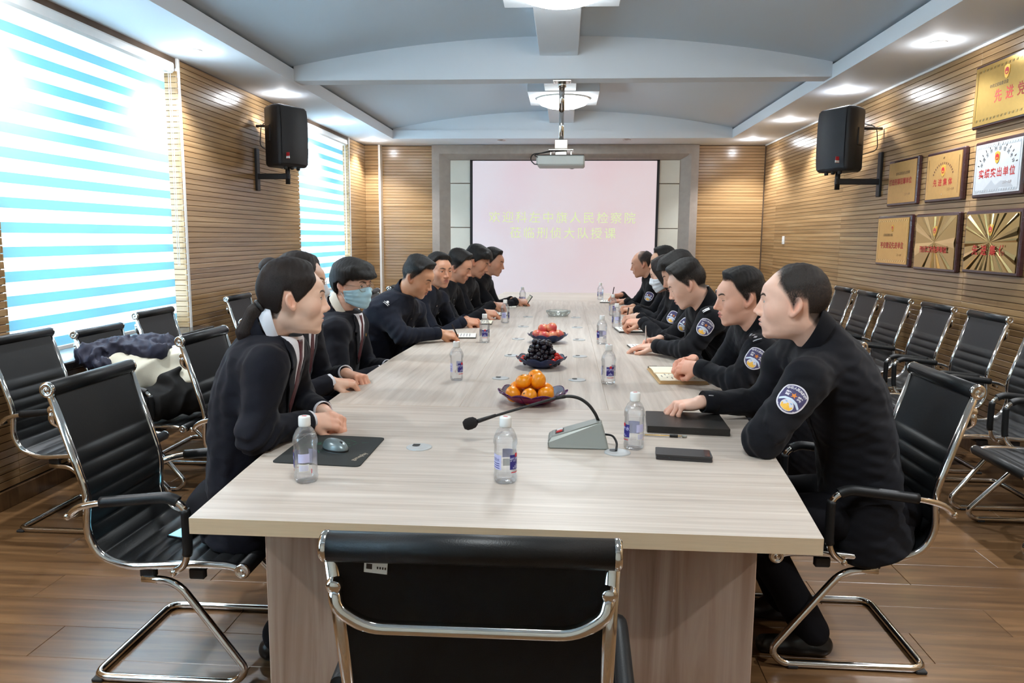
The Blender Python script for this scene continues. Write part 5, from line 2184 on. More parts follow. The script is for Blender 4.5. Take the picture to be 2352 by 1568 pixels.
def hair_sdf(Q, p, edge=False):
    hp = HAIRS[p['hair']]
    x, y, z = Q[:, 0], Q[:, 1], Q[:, 2]
    S = skull_only(Q, p)
    if p['hair'] in ('long',):
        S = smin(S, cap(np.stack([x, np.abs(y), z], 1), (-.02, .045, .0), (-.01, .055, -.14), .05, .035), .03)
    zz = np.clip((z + .25 * x - .035) / .06, 0, 1)
    sm = zz * zz * (3 - 2 * zz)
    t = hp['ts'] + (hp['tt'] - hp['ts']) * sm
    t = t + hp['qf'] * np.exp(-((x - .068) / .035) ** 2 - ((z - .118) / .030) ** 2)
    t = t + .0010 * ripple(Q * V3(1, 1, .45), 11, 260, 4) * (.4 + sm) + .0014 * ripple(Q, 13, 60, 3) * (.3 + sm)
    a = np.degrees(np.arctan2(np.abs(y), x + .012))
    zl = np.interp(a, [q[0] for q in hp['zl']], [q[1] for q in hp['zl']]).astype(f32)
    zl = zl + .006 * ripple(Q * V3(1, 1, 0), 17, 160, 4) * (1.5 if p['hair'] == 'mop' else .7)
    m = (zl - z) * .8
    if 'xh' in hp:
        xh = np.interp(z, [q[0] for q in hp['xh']], [q[1] for q in hp['xh']]).astype(f32) + .004 * ripple(Q, 5, 140, 3)
        m = smax(m, x - xh, .01)
    k = np.clip(-m / (.014 if p['hair'] in ('mop', 'bushy') else .020 + .022 * np.clip((x - .03) / .04, 0, 1)), 0, 1)
    d = S - .0012 - t * (.10 + .90 * k * k * (3 - 2 * k))
    if edge:
        soft = .030 if p['hair'] in ('thin', 'bald') else (.018 if hp['ts'] < .006 else .012)
        e = np.clip(.10 - m / soft, 0, 1.05)
        if hp['ts'] < .006:
            e = np.minimum(e, (.52 if p['hair'] in ('thin', 'bald') else .46) + .75 * sm)
        if p['hair'] == 'tied':
            e = np.where(x < -.085, 1.05, e)
        return e
    d = smax(d, m, .008 if hp['ts'] > .004 else .005)
    if p['hair'] == 'tied':
        if p.get('bun'):
            d = smin(d, ell(Q, (-.135, 0, .062), (.044, .042, .038)) - .003 * ripple(Q, 4, 120, 3), .012)
        else:
            tail = smin(cap(Q, (-.096, 0, -.018), (-.122, .0, -.045), .018, .021), cap(Q, (-.122, 0, -.045), (-.152, .002, -.112), .025, .027), .014)
            tail = smin(tail, cap(Q, (-.152, .002, -.112), (-.160, .004, -.172), .025, .005), .012)
            d = smin(d, tail - .0022 * ripple(Q * V3(1, 1, .25), 21, 260, 4), .010)
    return d


def skin_colors(Q, p, base):
    """albedo over the head: lips, brows, shaved scalp, redder nose, ears and cheeks"""
    c = np.tile(np.asarray(base, dtype=f32), (len(Q), 1))
    A = Q.copy()
    A[:, 1] = np.abs(A[:, 1])
    x, y, z = A[:, 0], A[:, 1], A[:, 2]
    def mix(col, w):
        nonlocal c
        w = np.clip(w, 0, 1)[:, None]
        c = c * (1 - w) + np.asarray(col, dtype=f32) * w
    b = np.asarray(base)
    red = np.array([b[0] * 1.02, b[1] * .72, b[2] * .66])
    mix(red, .55 * np.exp(-((x - .062) ** 2 + (y - .046) ** 2 + (z + .022) ** 2) / .022 ** 2))
    mix(red, .6 * np.exp(-((x - .112) ** 2 + y ** 2 + (z + .030) ** 2) / .014 ** 2))
    mix(red, .75 * np.exp(-(((x + .010) / .024) ** 2 + ((y - .083) / .012) ** 2 + (z / .036) ** 2)))
    if not p['female']:
        mix(b * np.array([.80, .80, .84]), .35 * np.exp(-(((z + .075) / .030) ** 2 + (y / .05) ** 2)) * (x > .03))
    B = A.copy()
    B[:, 0] = x + 14 * y * y + (.0045 if p['female'] else 0)
    lp = np.minimum(ell(B, (.0945, 0, -.0548), (.0078, .0205, .0048)), ell(B, (.0927, 0, -.0680), (.0078, .0182, .0056)))
    mix(lin(*p['lips']), (.0016 - lp) / .0016)
    ln = ell(B, (.0990, 0, -.0614), (.009, .0215, .0012))
    mix(np.asarray(lin(*p['lips'])) * .25, (.0010 - ln) / .0010)
    F = A * V3(0, 1, 1)
    br = cap(F, (0, .0125, .0265), (0, .030, .0325), .0034, .0036)
    br = np.minimum(br, cap(F, (0, .030, .0325), (0, .047, .0265), .0036, .0014))
    mix((.020, .015, .013), np.clip((.0014 - br) / .0018, 0, 1) * (x > .05) * .35)
    lid = cap(F, (0, .0185, .0035), (0, .046, .0065), .0010, .0010)
    mix(np.asarray(b) * .45, np.clip((.0016 - np.abs(F[:, 2] - (.0118 - 6 * (y - .032) ** 2))) / .0016, 0, 1) * (np.abs(y - .0325) < .0145) * (x > .05) * .5)
    hp = HAIRS[p['hair']]
    a = np.degrees(np.arctan2(y, x + .012))
    zl = np.interp(a, [q[0] for q in hp['zl']], [q[1] for q in hp['zl']])
    sh = np.clip((z - zl + .012) / .022, 0, 1) * (a > 46) * np.clip((.082 - y) / .004, 0, 1)
    if p['female']:
        sh = np.clip((z - zl + .006) / .012, 0, 1)
    if p['hair'] in ('crop', 'quiff', 'thin', 'bald'):
        mix((.040, .034, .032), .78 * sh)
        if 'xh' in hp:
            xh = np.interp(z, [q[0] for q in hp['xh']], [q[1] for q in hp['xh']])
            mix((.050, .042, .038), .75 * np.clip((xh + .006 - x) / .03, 0, 1) * np.clip((z - zl + .012) / .02, 0, 1))
        else:
            mix((.03, .026, .025), .9 * np.clip((z - zl) / .012, 0, 1))
    elif p['hair'] in ('bushy', 'mop', 'tied'):
        mix((.02, .017, .016), .85 * np.clip((z - zl - .002) / .006, 0, 1))
    return c


# ---- hands, in hand coordinates: x to the fingertips, z out of the back of the hand, y to the thumb side
FINGERS = [((.090, .027, .000), (.041, .025, .020), .0090), ((.094, .008, .002), (.045, .029, .021), .0092), ((.089, -.011, .000), (.041, .027, .020), .0086), ((.080, -.028, -.004), (.032, .020, .018), .0077)]
POSES = {
    'flat': ([(14, 22, 14), (16, 24, 14), (20, 26, 16), (24, 28, 16)], [6, 1, -4, -9], [(.024, .024, -.010), (.055, .050, -.016), (.083, .058, -.020), (.104, .052, -.024)]),
    'curl': ([(48, 62, 30), (54, 66, 32), (58, 68, 34), (60, 66, 34)], [4, 1, -2, -6], [(.024, .024, -.012), (.054, .044, -.026), (.080, .040, -.036), (.098, .024, -.040)]),
    'fist': ([(66, 84, 44), (70, 86, 44), (72, 86, 44), (74, 84, 44)], [3, 1, -1, -4], [(.024, .024, -.012), (.052, .042, -.028), (.076, .030, -.044), (.088, .008, -.050)]),
    'pen': ([(36, 44, 18), (48, 56, 26), (62, 70, 36), (68, 72, 38)], [2, -1, -3, -6], [(.024, .024, -.012), (.056, .038, -.028), (.084, .032, -.044), (.106, .022, -.052)]),
    'drape': ([(36, 34, 14), (44, 38, 16), (52, 40, 18), (56, 42, 18)], [8, 2, -5, -12], [(.024, .026, -.012), (.056, .050, -.024), (.082, .052, -.036), (.100, .046, -.046)]),
}


def hand_chains(pose):
    flex, spread, thumb = POSES[pose]
    out = []
    for (mcp, segs, r), fl, sp in zip(FINGERS, flex, spread):
        pts = [np.array(mcp)]
        th = 0.0
        cs, ss = math.cos(math.radians(sp)), math.sin(math.radians(sp))
        for L, b in zip(segs, fl):
            th += math.radians(b)
            pts.append(pts[-1] + L * np.array([math.cos(th) * cs, math.cos(th) * ss, -math.sin(th)]))
        out.append((pts, [r * 1.06, r, r * .93, r * .80]))
    out.append(([np.array(q) for q in thumb], [.0135, .0112, .0102, .0085]))
    return out


def hand_sdf(Q, pose):
    d = None
    for (mcp, segs, r) in FINGERS:
        k = cap(Q, (.004, mcp[1] * .45, -.003), mcp, .0155, .0108)
        d = k if d is None else smin(d, k, .012)
    d = smin(d, ell(Q, (.040, .018, -.013), (.030, .016, .013)), .012)
    d = smin(d, ell(Q, (.042, -.022, -.012), (.034, .013, .011)), .012)
    chains = hand_chains(pose)
    for i, (pts, rs) in enumerate(chains):
        fd = None
        for a, b, ra, rb in zip(pts[:-1], pts[1:], rs[:-1], rs[1:]):
            k = cap(Q, a, b, ra, rb)
            fd = k if fd is None else smin(fd, k, .0035)
        d = smin(d, fd, .010 if i == 4 else .006)
    return d


def frame_of(fwd, up):
    f_ = unit(fwd)
    u_ = np.asarray(up, dtype=f32)
    u_ = unit(u_ - f_ * float(u_ @ f_))
    return f_, np.cross(u_, f_).astype(f32), u_


def elbow_ik(S, W, L1, L2, hint):
    S, W = np.asarray(S, dtype=f32), np.asarray(W, dtype=f32)
    d = W - S
    L = float(np.linalg.norm(d))
    L_ = min(L, (L1 + L2) * .985)
    n = d / max(L, 1e-6)
    a = (L1 ** 2 - L2 ** 2 + L_ ** 2) / (2 * L_)
    h = math.sqrt(max(L1 ** 2 - a ** 2, 0))
    hv = np.asarray(hint, dtype=f32)
    hv = unit(hv - n * float(hv @ n))
    return S + n * a * (L / L_) + hv * h


SHIELD0 = [(-.036, .038), (-.020, .046), (0, .049), (.020, .046), (.036, .038), (.0405, .026), (.0405, -.004), (.034, -.026), (.020, -.041), (0, -.048), (-.020, -.041), (-.034, -.026), (-.0405, -.004), (-.0405, .026)]


SHIELD = round_poly(SHIELD0, .010, 3)


def circle(cx, cy, rx, ry, n=20):
    return [(cx + rx * math.cos(2 * math.pi * i / n), cy + ry * math.sin(2 * math.pi * i / n)) for i in range(n)]


def star(cx, cy, r):
    return [(cx + (r if i % 2 == 0 else r * .42) * math.sin(math.pi * i / 5), cy + (r if i % 2 == 0 else r * .42) * math.cos(math.pi * i / 5)) for i in range(10)]


def patch_layers(detail):
    L = [([SHIELD], 'patch_white', .0005), ([[(x * .90, y * .91) for x, y in SHIELD]], 'patch_violet', .0011)]
    L.append(([star(0, .0135, .0105)], 'patch_orange', .0017))
    ban = [(-.033, -.010), (-.020, -.001), (0, .002), (.020, -.001), (.033, -.010), (.031, -.017), (.018, -.009), (0, -.005), (-.018, -.009), (-.031, -.017)]
    L.append(([ban], 'patch_pale', .0017))
    L.append(([circle(0, -.023, .0205, .0175)], 'patch_white', .0022))
    L.append(([[(-.0185, -.0215), (-.0135, -.0215), (-.0115, -.0265), (-.0055, -.0215), (-.0035, -.0215), (-.0035, -.0165), (.0035, -.0165), (.0035, -.0215), (.0055, -.0215), (.0115, -.0265), (.0135, -.0215), (.0185, -.0215), (.0150, -.0345), (0, -.0390), (-.0150, -.0345)]], 'patch_yellow', .0027))
    L.append(([rect(-.008, -.0135, .006, .0035), rect(.008, -.0135, .006, .0035)], 'patch_blue', .0027))
    wh = []
    for s in (-1, 1):
        for k in range(4):
            a = math.radians(-20 - 22 * k)
            x0, y0 = s * .0250 * math.cos(a), -.021 + .022 * math.sin(a)
            wh.append([(x0, y0), (x0 + s * .006, y0 + .003), (x0 + s * .003, y0 - .003)][::s])
    L.append((wh, 'patch_white', .0017))
    if not detail:
        wh2 = [[(s * .019 + x * .006, .011 + y * .007) for x, y in ((-1, -1), (1, -1), (1, 1), (-1, 1))] for s in (-1, 1)]
        L.append((wh2, 'patch_white', .0017))
    return L


def fine_mesh(polys, maxe):
    bm = bmesh.new()
    for poly in polys:
        try:
            bm.faces.new([bm.verts.new((x, y, 0)) for x, y in poly])
        except ValueError:
            pass
    bmesh.ops.triangulate(bm, faces=bm.faces[:])
    for _ in range(4):
        le = [e for e in bm.edges if e.calc_length() > maxe]
        if not le:
            break
        bmesh.ops.subdivide_edges(bm, edges=le, cuts=1)
        bmesh.ops.triangulate(bm, faces=bm.faces[:])
    bm.verts.index_update()
    vs = [(v.co.x, v.co.y) for v in bm.verts]
    fs = [tuple(v.index for v in f.verts) for f in bm.faces]
    bm.free()
    return vs, fs


def drape(fj, C, r, u, xy, lift, start=.05):
    """lay flat (x, y) points on the cloth surface fj around C, axes r and u"""
    C, r, u = (np.asarray(a, dtype=f32) for a in (C, r, u))
    N = unit(np.cross(r, u))
    xy = np.asarray(xy, dtype=f32)
    P0 = (C + xy[:, :1] * r + xy[:, 1:2] * u).astype(f32)
    P = P0 + N * start
    for _ in range(14):
        P = P - N * (np.clip(fj(P), -.03, .03) * .85)[:, None]
    bad = (np.abs(fj(P)) > .004) | (np.abs((P - P0) @ N) > .09)
    if bad.any():
        Q_ = P0[bad]
        for _ in range(12):
            g, v0 = grad(fj, Q_, .002)
            Q_ = Q_ - g * (np.clip(v0, -.03, .03) / ((g ** 2).sum(1) + 1e-6))[:, None]
        g, _v = grad(fj, Q_, .002)
        P[bad] = Q_ + (g / (np.linalg.norm(g, axis=1)[:, None] + 1e-6) - N) * lift
    return (P + N * lift).astype(f32)


def build_patch(fj, C, r, u, detail, parent, origin):
    mb = MB()
    mats = []
    for polys, mat, lift in patch_layers(detail):
        vs, fs = fine_mesh(polys, .010)
        P = drape(fj, C, r, u, vs, lift) - origin
        if mat not in mats:
            mats.append(mat)
        mb.add([Vector(map(float, q)) for q in P], fs, mats.index(mat), True)
    if detail:
        for ch, x, y, sz, rot in [('警', -.0195, .012, .0165, 0), ('察', .0195, .012, .0165, 0)] + [(c, .062 * math.sin(math.radians(-26 + 52 * i / 6)), -.027 + .062 * math.cos(math.radians(-26 + 52 * i / 6)), .0095, -(-26 + 52 * i / 6)) for i, c in enumerate('中华人民共和国')]:
            vs, fs = text_mesh(ch, sz, .0004)
            ca, sa = math.cos(math.radians(rot)), math.sin(math.radians(rot))
            q = [(x + a * ca - b * sa, y + a * sa + b * ca) for a, b, _ in vs]
            P = drape(fj, C, r, u, q, .0020) - origin
            mb.add([Vector(map(float, k)) for k in P], fs, mats.index('patch_white'))
    return mb.build('arm_patch', mats, parent)


def decal(name, fj, C, r, u, polys, mat, lift, parent, origin, maxe=.012):
    vs, fs = fine_mesh(polys, maxe)
    P = drape(fj, C, r, u, vs, lift) - origin
    mb = MB()
    mb.add([Vector(map(float, q)) for q in P], fs, 0, True)
    return mb.build(name, mat, parent)


def solid(o, th):
    m = o.modifiers.new('thickness', 'SOLIDIFY')
    m.thickness = th
    m.offset = 1
    return o


def rect(cx, cy, w, h):
    return [(cx - w / 2, cy - h / 2), (cx + w / 2, cy - h / 2), (cx + w / 2, cy + h / 2), (cx - w / 2, cy + h / 2)]


def make_person(label, Hc, head, s, Nb, hip, body_deg, hands, outfit='police', hair='crop', female=False, h=.004, skin=(224, 178, 150), lips=(180, 112, 102), w=1.0, jaw=1.0, cheek=1.0, nose=.5, eyes='open', bun=False, patch=None, detail=False, mask=None, glasses=False, hunch=.03, girth=1.0, insignia=None, badge=False, cloth=None, hint=None, elbows=None, group=None, shf=.035, lift=.055, nk=.55, feet=(.34, .26), shdrop=.122, pf=.36):
    p = dict(w=w, jaw=jaw, cheek=cheek, nose=nose, hair=hair, female=female, lips=lips, bun=bun)
    Hc, Nb, hip = V3(*Hc), V3(*Nb), V3(*hip)
    Nb = Nb + V3(0, 0, lift)
    _th = math.radians(body_deg)
    Nb = Nb * (1 - nk) + (Hc - V3(math.cos(_th), math.sin(_th), 0) * .072 * s - V3(0, 0, .108 * s)) * nk
    th = math.radians(body_deg)
    bf, bl = V3(math.cos(th), math.sin(th), 0), V3(-math.sin(th), math.cos(th), 0)
    hd, pt, rl = (math.radians(a) for a in head)
    R = np.array(Matrix.Rotation(hd, 3, 'Z') @ Matrix.Rotation(pt, 3, 'Y') @ Matrix.Rotation(rl, 3, 'X'), dtype=f32)
    toh = lambda P: ((P - Hc) @ R) / s
    toworld = lambda Q: (np.asarray(Q, dtype=f32) * s) @ R.T + Hc
    u = unit(Nb - hip)
    LT = float(np.linalg.norm(Nb - hip))
    v = unit(bf - u * float(bf @ u))
    l = bl
    sh = {k: Nb - u * shdrop * s + l * (sg * .172 * s * (0.90 if female else 1.0)) + v * shf for k, sg in (('L', 1), ('R', -1))}
    arms = {}
    for k, sg in (('L', 1), ('R', -1)):
        Wp, fd, up, pose = hands[k]
        Wp = V3(*Wp)
        if elbows and k in elbows:
            E = V3(*elbows[k])
        else:
            hv = V3(*hint[k]) if hint and k in hint else (l * sg * .7 + V3(0, 0, -.8) - bf * .25)
            E = elbow_ik(sh[k], Wp, .285 * s, .25 * s, hv)
        arms[k] = (sh[k], E, Wp, frame_of(fd, up), pose, sg)
    neckA = toworld([[-.028, 0, -.055]])[0]
    neckR = (.050 if female else .058) * s

    # ------------------------------------------------ body (skin), one continuous surface
    def hand_f(k):
        S_, E, Wp, (fx, fy, fz), pose, sg = arms[k]
        M_ = np.stack([fx, fy * sg, fz], 1)
        return lambda P: hand_sdf(((P - Wp) @ M_) / s, pose) * s
    hf = {k: hand_f(k) for k in arms}

    def body(P):
        d = bounded(lambda A: head_sdf(toh(A), p) * s, P, Hc, .155 * s)
        nk = smin(cap(P, neckA, Nb + v * .010, neckR, neckR * .90), cap(P, Nb + v * .010, Nb - u * .14, neckR * .88, .045 * s), .03)
        d = smin(d, nk, .022)
        tr = cap(P, Nb - u * .12 - v * hunch * .5, hip + u * .05 - v * hunch * .6, .050 * s, .060 * s)
        tr = smin(tr, cap(P, Nb - u * .15 * s + l * .10, Nb - u * .15 * s - l * .10, .030, .030), .03)
        d = smin(d, tr, .03)
        for k, (S_, E, Wp, fr, pose, sg) in arms.items():
            a = np.minimum(cap(P, S_, E, .036 * s, .031 * s), cap(P, E, Wp + fr[0] * .005, .032 * s, .0235 * s))
            d = smin(d, a, .012)
            d = smin(d, bounded(hf[k], P, Wp + fr[0] * .08 * s, .125 * s), .010)
        return d

    pts = np.stack([Hc + V3(0, 0, .15 * s), Hc - .15 * s, Hc + .15 * s, hip - V3(0, 0, .04)] + [a for k in arms for a in (arms[k][1], arms[k][2] + arms[k][3][0] * .19)] + [sh['L'], sh['R']])
    lo, hi = pts.min(0) - .06, pts.max(0) + .06
    V, Q = surf(body, lo, hi, h)
    QH = toh(V)
    cols = np.tile(np.asarray(lin(*skin), dtype=f32), (len(V), 1))
    near = (np.abs(QH) < .17).all(1)
    cols[near] = skin_colors(QH[near], p, lin(*skin))
    for k in arms:
        Wp, fr = arms[k][2], arms[k][3]
        A_ = (V - Wp) @ np.stack(fr, 1)
        m = (A_[:, 0] > .07 * s) & (np.linalg.norm(A_, axis=1) < .22)
        cols[m] = cols[m] * V3(1.0, .90, .87)
    origin = V3(float(hip[0]), float(hip[1]), 0.0)
    root = np_mesh('person', V, Q, 'skin', None, origin, cols)
    root.location = Vector(map(float, origin))
    tag(root, label, 'person', group)

    # ------------------------------------------------ hair
    hb = .165 * s
    hl, hh = Hc - hb - .02, Hc + hb + .02
    if hair in ('tied', 'long'):
        ex = toworld([[-.20, 0, -.18], [-.15, .1, -.2], [-.1, -.1, -.2]])
        hl, hh = np.minimum(hl, ex.min(0) - .03), np.maximum(hh, ex.max(0) + .03)
    V, Q = surf(lambda P: hair_sdf(toh(P), p) * s, hl, hh, max(h * .9, .0028))
    ed = hair_sdf(toh(V), p, True)
    np_mesh('hair', V, Q, 'hair_brown' if female else ('hair_grey' if hair in ('thin', 'bald') else 'hair'), root, origin, np.stack([ed] * 3, 1))
    if hair == 'tied' and not bun:
        mb = MB()
        c = toworld([[-.104, 0, -.027]])[0] - origin
        ax = R @ V3(-.75, 0, -.62)
        mb.lathe([(.0245, -.006), (.0270, 0), (.0245, .006), (.018, .005), (.018, -.005), (.0245, -.006)], 16, 0, Vector(map(float, c)), Vector(map(float, ax)))
        mb.build('hair_tie', 'black_plastic', root)

    # ------------------------------------------------ eyes
    for sg in (1, -1):
        mb = MB()
        c0 = np.array([.0685, sg * .0330, .0045])
        r0 = .0193
        opn = {'open': 1.0, 'narrow': .62, 'down': .26}[eyes]
        dz = -.0030 if eyes == 'down' else 0.0
        def sp(yy, zz, r):
            a_ = yy / .0190
            rr = math.sqrt(max(r * r - zz * zz, 1e-8))
            return c0 + np.array([rr * math.cos(a_), sg * rr * math.sin(a_), zz])
        def alm(t, e):
            yy = -.0130 + .0300 * t
            up = .0050 * opn * (math.sin(math.pi * t) ** .75) + .0014 * t
            dn = -.0038 * opn * (math.sin(math.pi * t) ** .8) + .0014 * t
            return yy, dn + (up - dn) * e + dz
        N = 16
        def put(fn, n1, n2, mi):
            vs = [Vector(map(float, toworld([fn(i / n1, j / n2)])[0] - origin)) for j in range(n2 + 1) for i in range(n1 + 1)]
            fs = [(j * (n1 + 1) + i, j * (n1 + 1) + i + 1, (j + 1) * (n1 + 1) + i + 1, (j + 1) * (n1 + 1) + i) for j in range(n2) for i in range(n1)]
            mb.add(vs, fs, mi, True)
        put(lambda a, b: sp(*alm(a, b), r0), N, 4, 0)
        def iris(a, b):
            yy = -.0058 + .0116 * a
            lim = math.sqrt(max(.0058 ** 2 - yy * yy, 0))
            yy += .0012
            t = (yy + .0130) / .0300
            z0, z1 = alm(t, 0)[1], alm(t, 1)[1]
            zc = .0004 + dz
            lo_, hi_ = max(z0, zc - lim), min(z1, zc + lim)
            if hi_ < lo_:
                lo_ = hi_ = (z0 + z1) / 2
            return sp(yy, lo_ + (hi_ - lo_) * b, r0 + .0003)
        put(iris, 10, 3, 1)
        put(lambda a, b: sp(alm(a, 1)[0] * 1.05, alm(a, 1)[1] - .0003 + (.0010 + .0006 * opn) * b, r0 + .0005), N, 1, 1)
        recalc(mb.build('eye', ['eye_white', 'eye_dark'], root))
        # eyebrow, laid on the brow ridge
        path = [(.0110, .0245, .0030), (.0200, .0285, .0042), (.0300, .0315, .0040), (.0400, .0305, .0030), (.0490, .0250, .0010)]
        B_ = []
        for yq, zq, wq in path:
            for e_ in (-1, -.4, .4, 1):
                B_.append((yq, zq + e_ * wq * (.62 if female else .80)))
        B_ = np.asarray(B_, dtype=f32)
        aa = np.arctan2(B_[:, 0], .075)
        D_ = np.stack([np.cos(aa), np.sin(aa) * sg, np.zeros_like(aa)], 1).astype(f32)
        P_ = (D_ * .16 + np.stack([np.zeros_like(aa), np.zeros_like(aa), B_[:, 1]], 1)).astype(f32)
        for _ in range(14):
            P_ = P_ - D_ * (np.clip(head_sdf(P_, p), -.02, .05) * .8)[:, None]
        P_ = toworld(P_ + D_ * np.tile([.0002, .0013, .0013, .0002], len(path))[:, None].astype(f32))
        Qb = np.array([[i * 4 + j, i * 4 + j + 1, (i + 1) * 4 + j + 1, (i + 1) * 4 + j] for i in range(len(path) - 1) for j in range(3)])
        fix_normals(np_mesh('eyebrow', P_, Qb, 'hair', root, origin, np.full((len(P_), 3), (.55 if female else .66))))

    # ------------------------------------------------ jacket
    gz = girth
    tt = [-.20, -.05, .12, .3, .5, .7, .84, .93, 1.0, 1.06]
    wd = np.array([.195, .195, .180, .172, .182, .200, .196, .150, .088, .060]) * s * (0.93 if female else 1.0)
    dp = np.array([.135, .135, .125, .120, .124, .126, .112, .092, .070, .050]) * s * gz
    ww = wd * (1 + (gz - 1) * .8)
    suit = outfit == 'suit'
    if suit:
        ww = ww * np.array([1, 1, 1, 1, 1, 1, 1, .82, .60, .5])

    def torso(P):
        q = P - hip
        t = (q @ u) / LT
        a = q @ v + hunch * np.sin(np.pi * np.clip(t, 0, 1)) - .01
        b = np.abs(q @ l)
        W_, D_ = np.interp(t, tt, ww).astype(f32), np.interp(t, tt, dp).astype(f32)
        n = 2.3
        g = ((np.abs(a) / D_ + 1e-6) ** n + (b / W_ + 1e-6) ** n) ** (1 / n)
        d = (g - 1) * np.minimum(W_, D_) * .85
        d = smax(d, (-.17 - t) * LT, .03)
        return smax(d, (t - (.96 if suit else 1.02)) * LT, .02)

    seed = int(abs(float(Hc[1])) * 100)

    def jacket_smooth(P):
        d = torso(P)
        d = smin(d, cap(P, Nb - u * (.062 if suit else .028) * s - v * .024 * s, Nb - u * .10 * s - v * .02 * s, .056 * s, .075 * s), .03)
        tz = (.112 if outfit == 'suit' else .078) * s
        for k, (S_, E, Wp, fr, pose, sg) in arms.items():
            d = smin(d, cap(P, Nb - u * tz - v * .012, S_ + u * .010, .052 * s, .060 * s), .05)
            up_ = cap(P, S_, E, .068 * s * (.92 if female else 1), .054 * s)
            fa = smin(up_, cap(P, E, Wp, .054 * s, .037 * s), .03)
            fdir = unit(Wp - E)
            fa = np.where(((P - E) @ fdir) > 0, smax(fa, (P - Wp) @ fdir + .004, .004), fa)
            d = smin(d, fa, .035)
        return d

    def jacket(P):
        d = jacket_smooth(P)
        k = .0055 * ripple(P, seed, 42, 4) + .0022 * ripple(P, seed + 1, 110, 4)
        for key, (S_, E, Wp, fr, pose, sg) in arms.items():
            e = np.exp(-((P - E) ** 2).sum(1) / .085 ** 2)
            ax = unit(Wp - S_)
            k = k + .0065 * e * np.sin(((P - E) @ ax) * 150 + 4 * ripple(P, seed + 3, 18, 2))
        cl = np.ones(len(P), dtype=f32)
        for key, (S_, E, Wp, fr, pose, sg) in arms.items():
            cl = np.minimum(cl, np.clip((np.linalg.norm(P - Wp, axis=1) - .02) / .05, .15, 1))
        return d + k * cl

    cloth = cloth or ('suit_cloth' if outfit == 'suit' else 'uniform_cloth')
    pts = np.stack([hip - .24, hip + .24, Nb + .05, Nb - .05] + [a for k in arms for a in (arms[k][0] + .08, arms[k][0] - .08, arms[k][1] - .08, arms[k][1] + .08, arms[k][2] + .06, arms[k][2] - .06)])
    lo, hi = pts.min(0) - .03, pts.max(0) + .03
    jh = .0052 if h < .0035 else (.008 if h < .0042 else .010)
    V, Q = surf(jacket, lo, hi, jh)
    np_mesh('jacket', V, Q, cloth, root, origin)

    # cuffs
    for k, (S_, E, Wp, fr, pose, sg) in arms.items():
        fdir = unit(Wp - E)
        mb = MB()
        c = Vector(map(float, Wp - origin))
        ax = Vector(map(float, fdir))
        if outfit == 'suit':
            mb.lathe([(.030 * s, -.02), (.034 * s, -.018), (.0335 * s, .008), (.031 * s, .009), (.029 * s, -.005)], 20, 0, c, ax)
            mb.build('shirt_cuff', 'shirt_white', root)
        else:
            mb.lathe([(.0385 * s, -.052), (.0415 * s, -.050), (.0400 * s, -.003), (.037 * s, -.001), (.034 * s, -.006)], 20, 0, c, ax)
            cf = mb.build('cuff', cloth, root)
            if h < .0042:
                top = unit(V3(0, 0, 1) - fdir * float(fdir[2]))
                mb = MB()
                mb.box(Vector(map(float, Wp - fdir * .028 + top * .0405 * s * .72 - l * sg * .72 * .0405 * s - origin)), (.009, .003, .018), 0, rot_to(ax), .001)
                mb.build('cuff_tab', 'silver_thread', root)

    # ------------------------------------------------ collar
    na = unit(neckA - Nb)
    if float(na @ u) < .3:
        na = unit(na + u)
    ca = unit(na * .6 + u * .4)
    cf_, cl_ = unit(v - ca * float(v @ ca)), l
    cb = Nb * .72 + neckA * .28 - ca * .030 * s
    hc = (.064 if outfit == 'police' else .058) * s
    gap = 20 if outfit == 'police' else 8
    RW, RD = neckR * 1.24, neckR * 1.26

    def ring(uu, vv, inn=0.0, lift=0.0, drop=.0):
        a = math.radians(gap + (360 - 2 * gap) * uu)
        fr_ = (1 + math.cos(a)) / 2
        z_ = hc * vv * (1 - .30 * fr_) - (.060 if outfit == 'police' else .082) * fr_ * s + .012 * s + lift
        rr = 1.0 + .10 * (1 - vv) - inn
        q = cb + cf_ * (RD * rr * math.cos(a) + .006 * s + .022 * s * fr_ * (1 - vv)) + cl_ * (RW * rr * math.sin(a)) + ca * z_
        return Vector(map(float, q - origin))
    mb = MB()
    if outfit == 'police':
        mb.grid(lambda a, b: ring(a, b), 40, 5)
        mb.grid(lambda a, b: ring(1 - a, b, .05), 40, 5)
        mb.grid(lambda a, b: ring(a, 1 + b * .001, .05 * b), 40, 1)
        recalc(mb.build('collar', cloth, root))
    else:
        mb.grid(lambda a, b: ring(a, b, .03, .012 * s), 40, 4)
        mb.grid(lambda a, b: ring(1 - a, b, .07, .012 * s), 40, 4)
        recalc(mb.build('shirt_collar', 'shirt_white' if female or detail else 'shirt_cream', root))
        mb = MB()
        def jr(a_, b_, inn=0.0):
            a = math.radians(42 + 276 * a_)
            fr_ = (1 + math.cos(a)) / 2
            z_ = .040 * s * b_ - .098 * fr_ * s - .014 * s
            rr = 1.22 - .10 * b_ - inn
            q = cb + cf_ * (RD * rr * math.cos(a) + .022 * s * fr_) + cl_ * (RW * rr * math.sin(a)) + ca * z_
            return Vector(map(float, q - origin))
        mb.grid(lambda a, b: jr(a, b), 36, 4)
        mb.grid(lambda a, b: jr(1 - a, b, .05), 36, 4)
        recalc(mb.build('jacket_collar', cloth, root))
    # ------------------------------------------------ front of the chest
    fc = Nb - u * .17 * s + v * .12
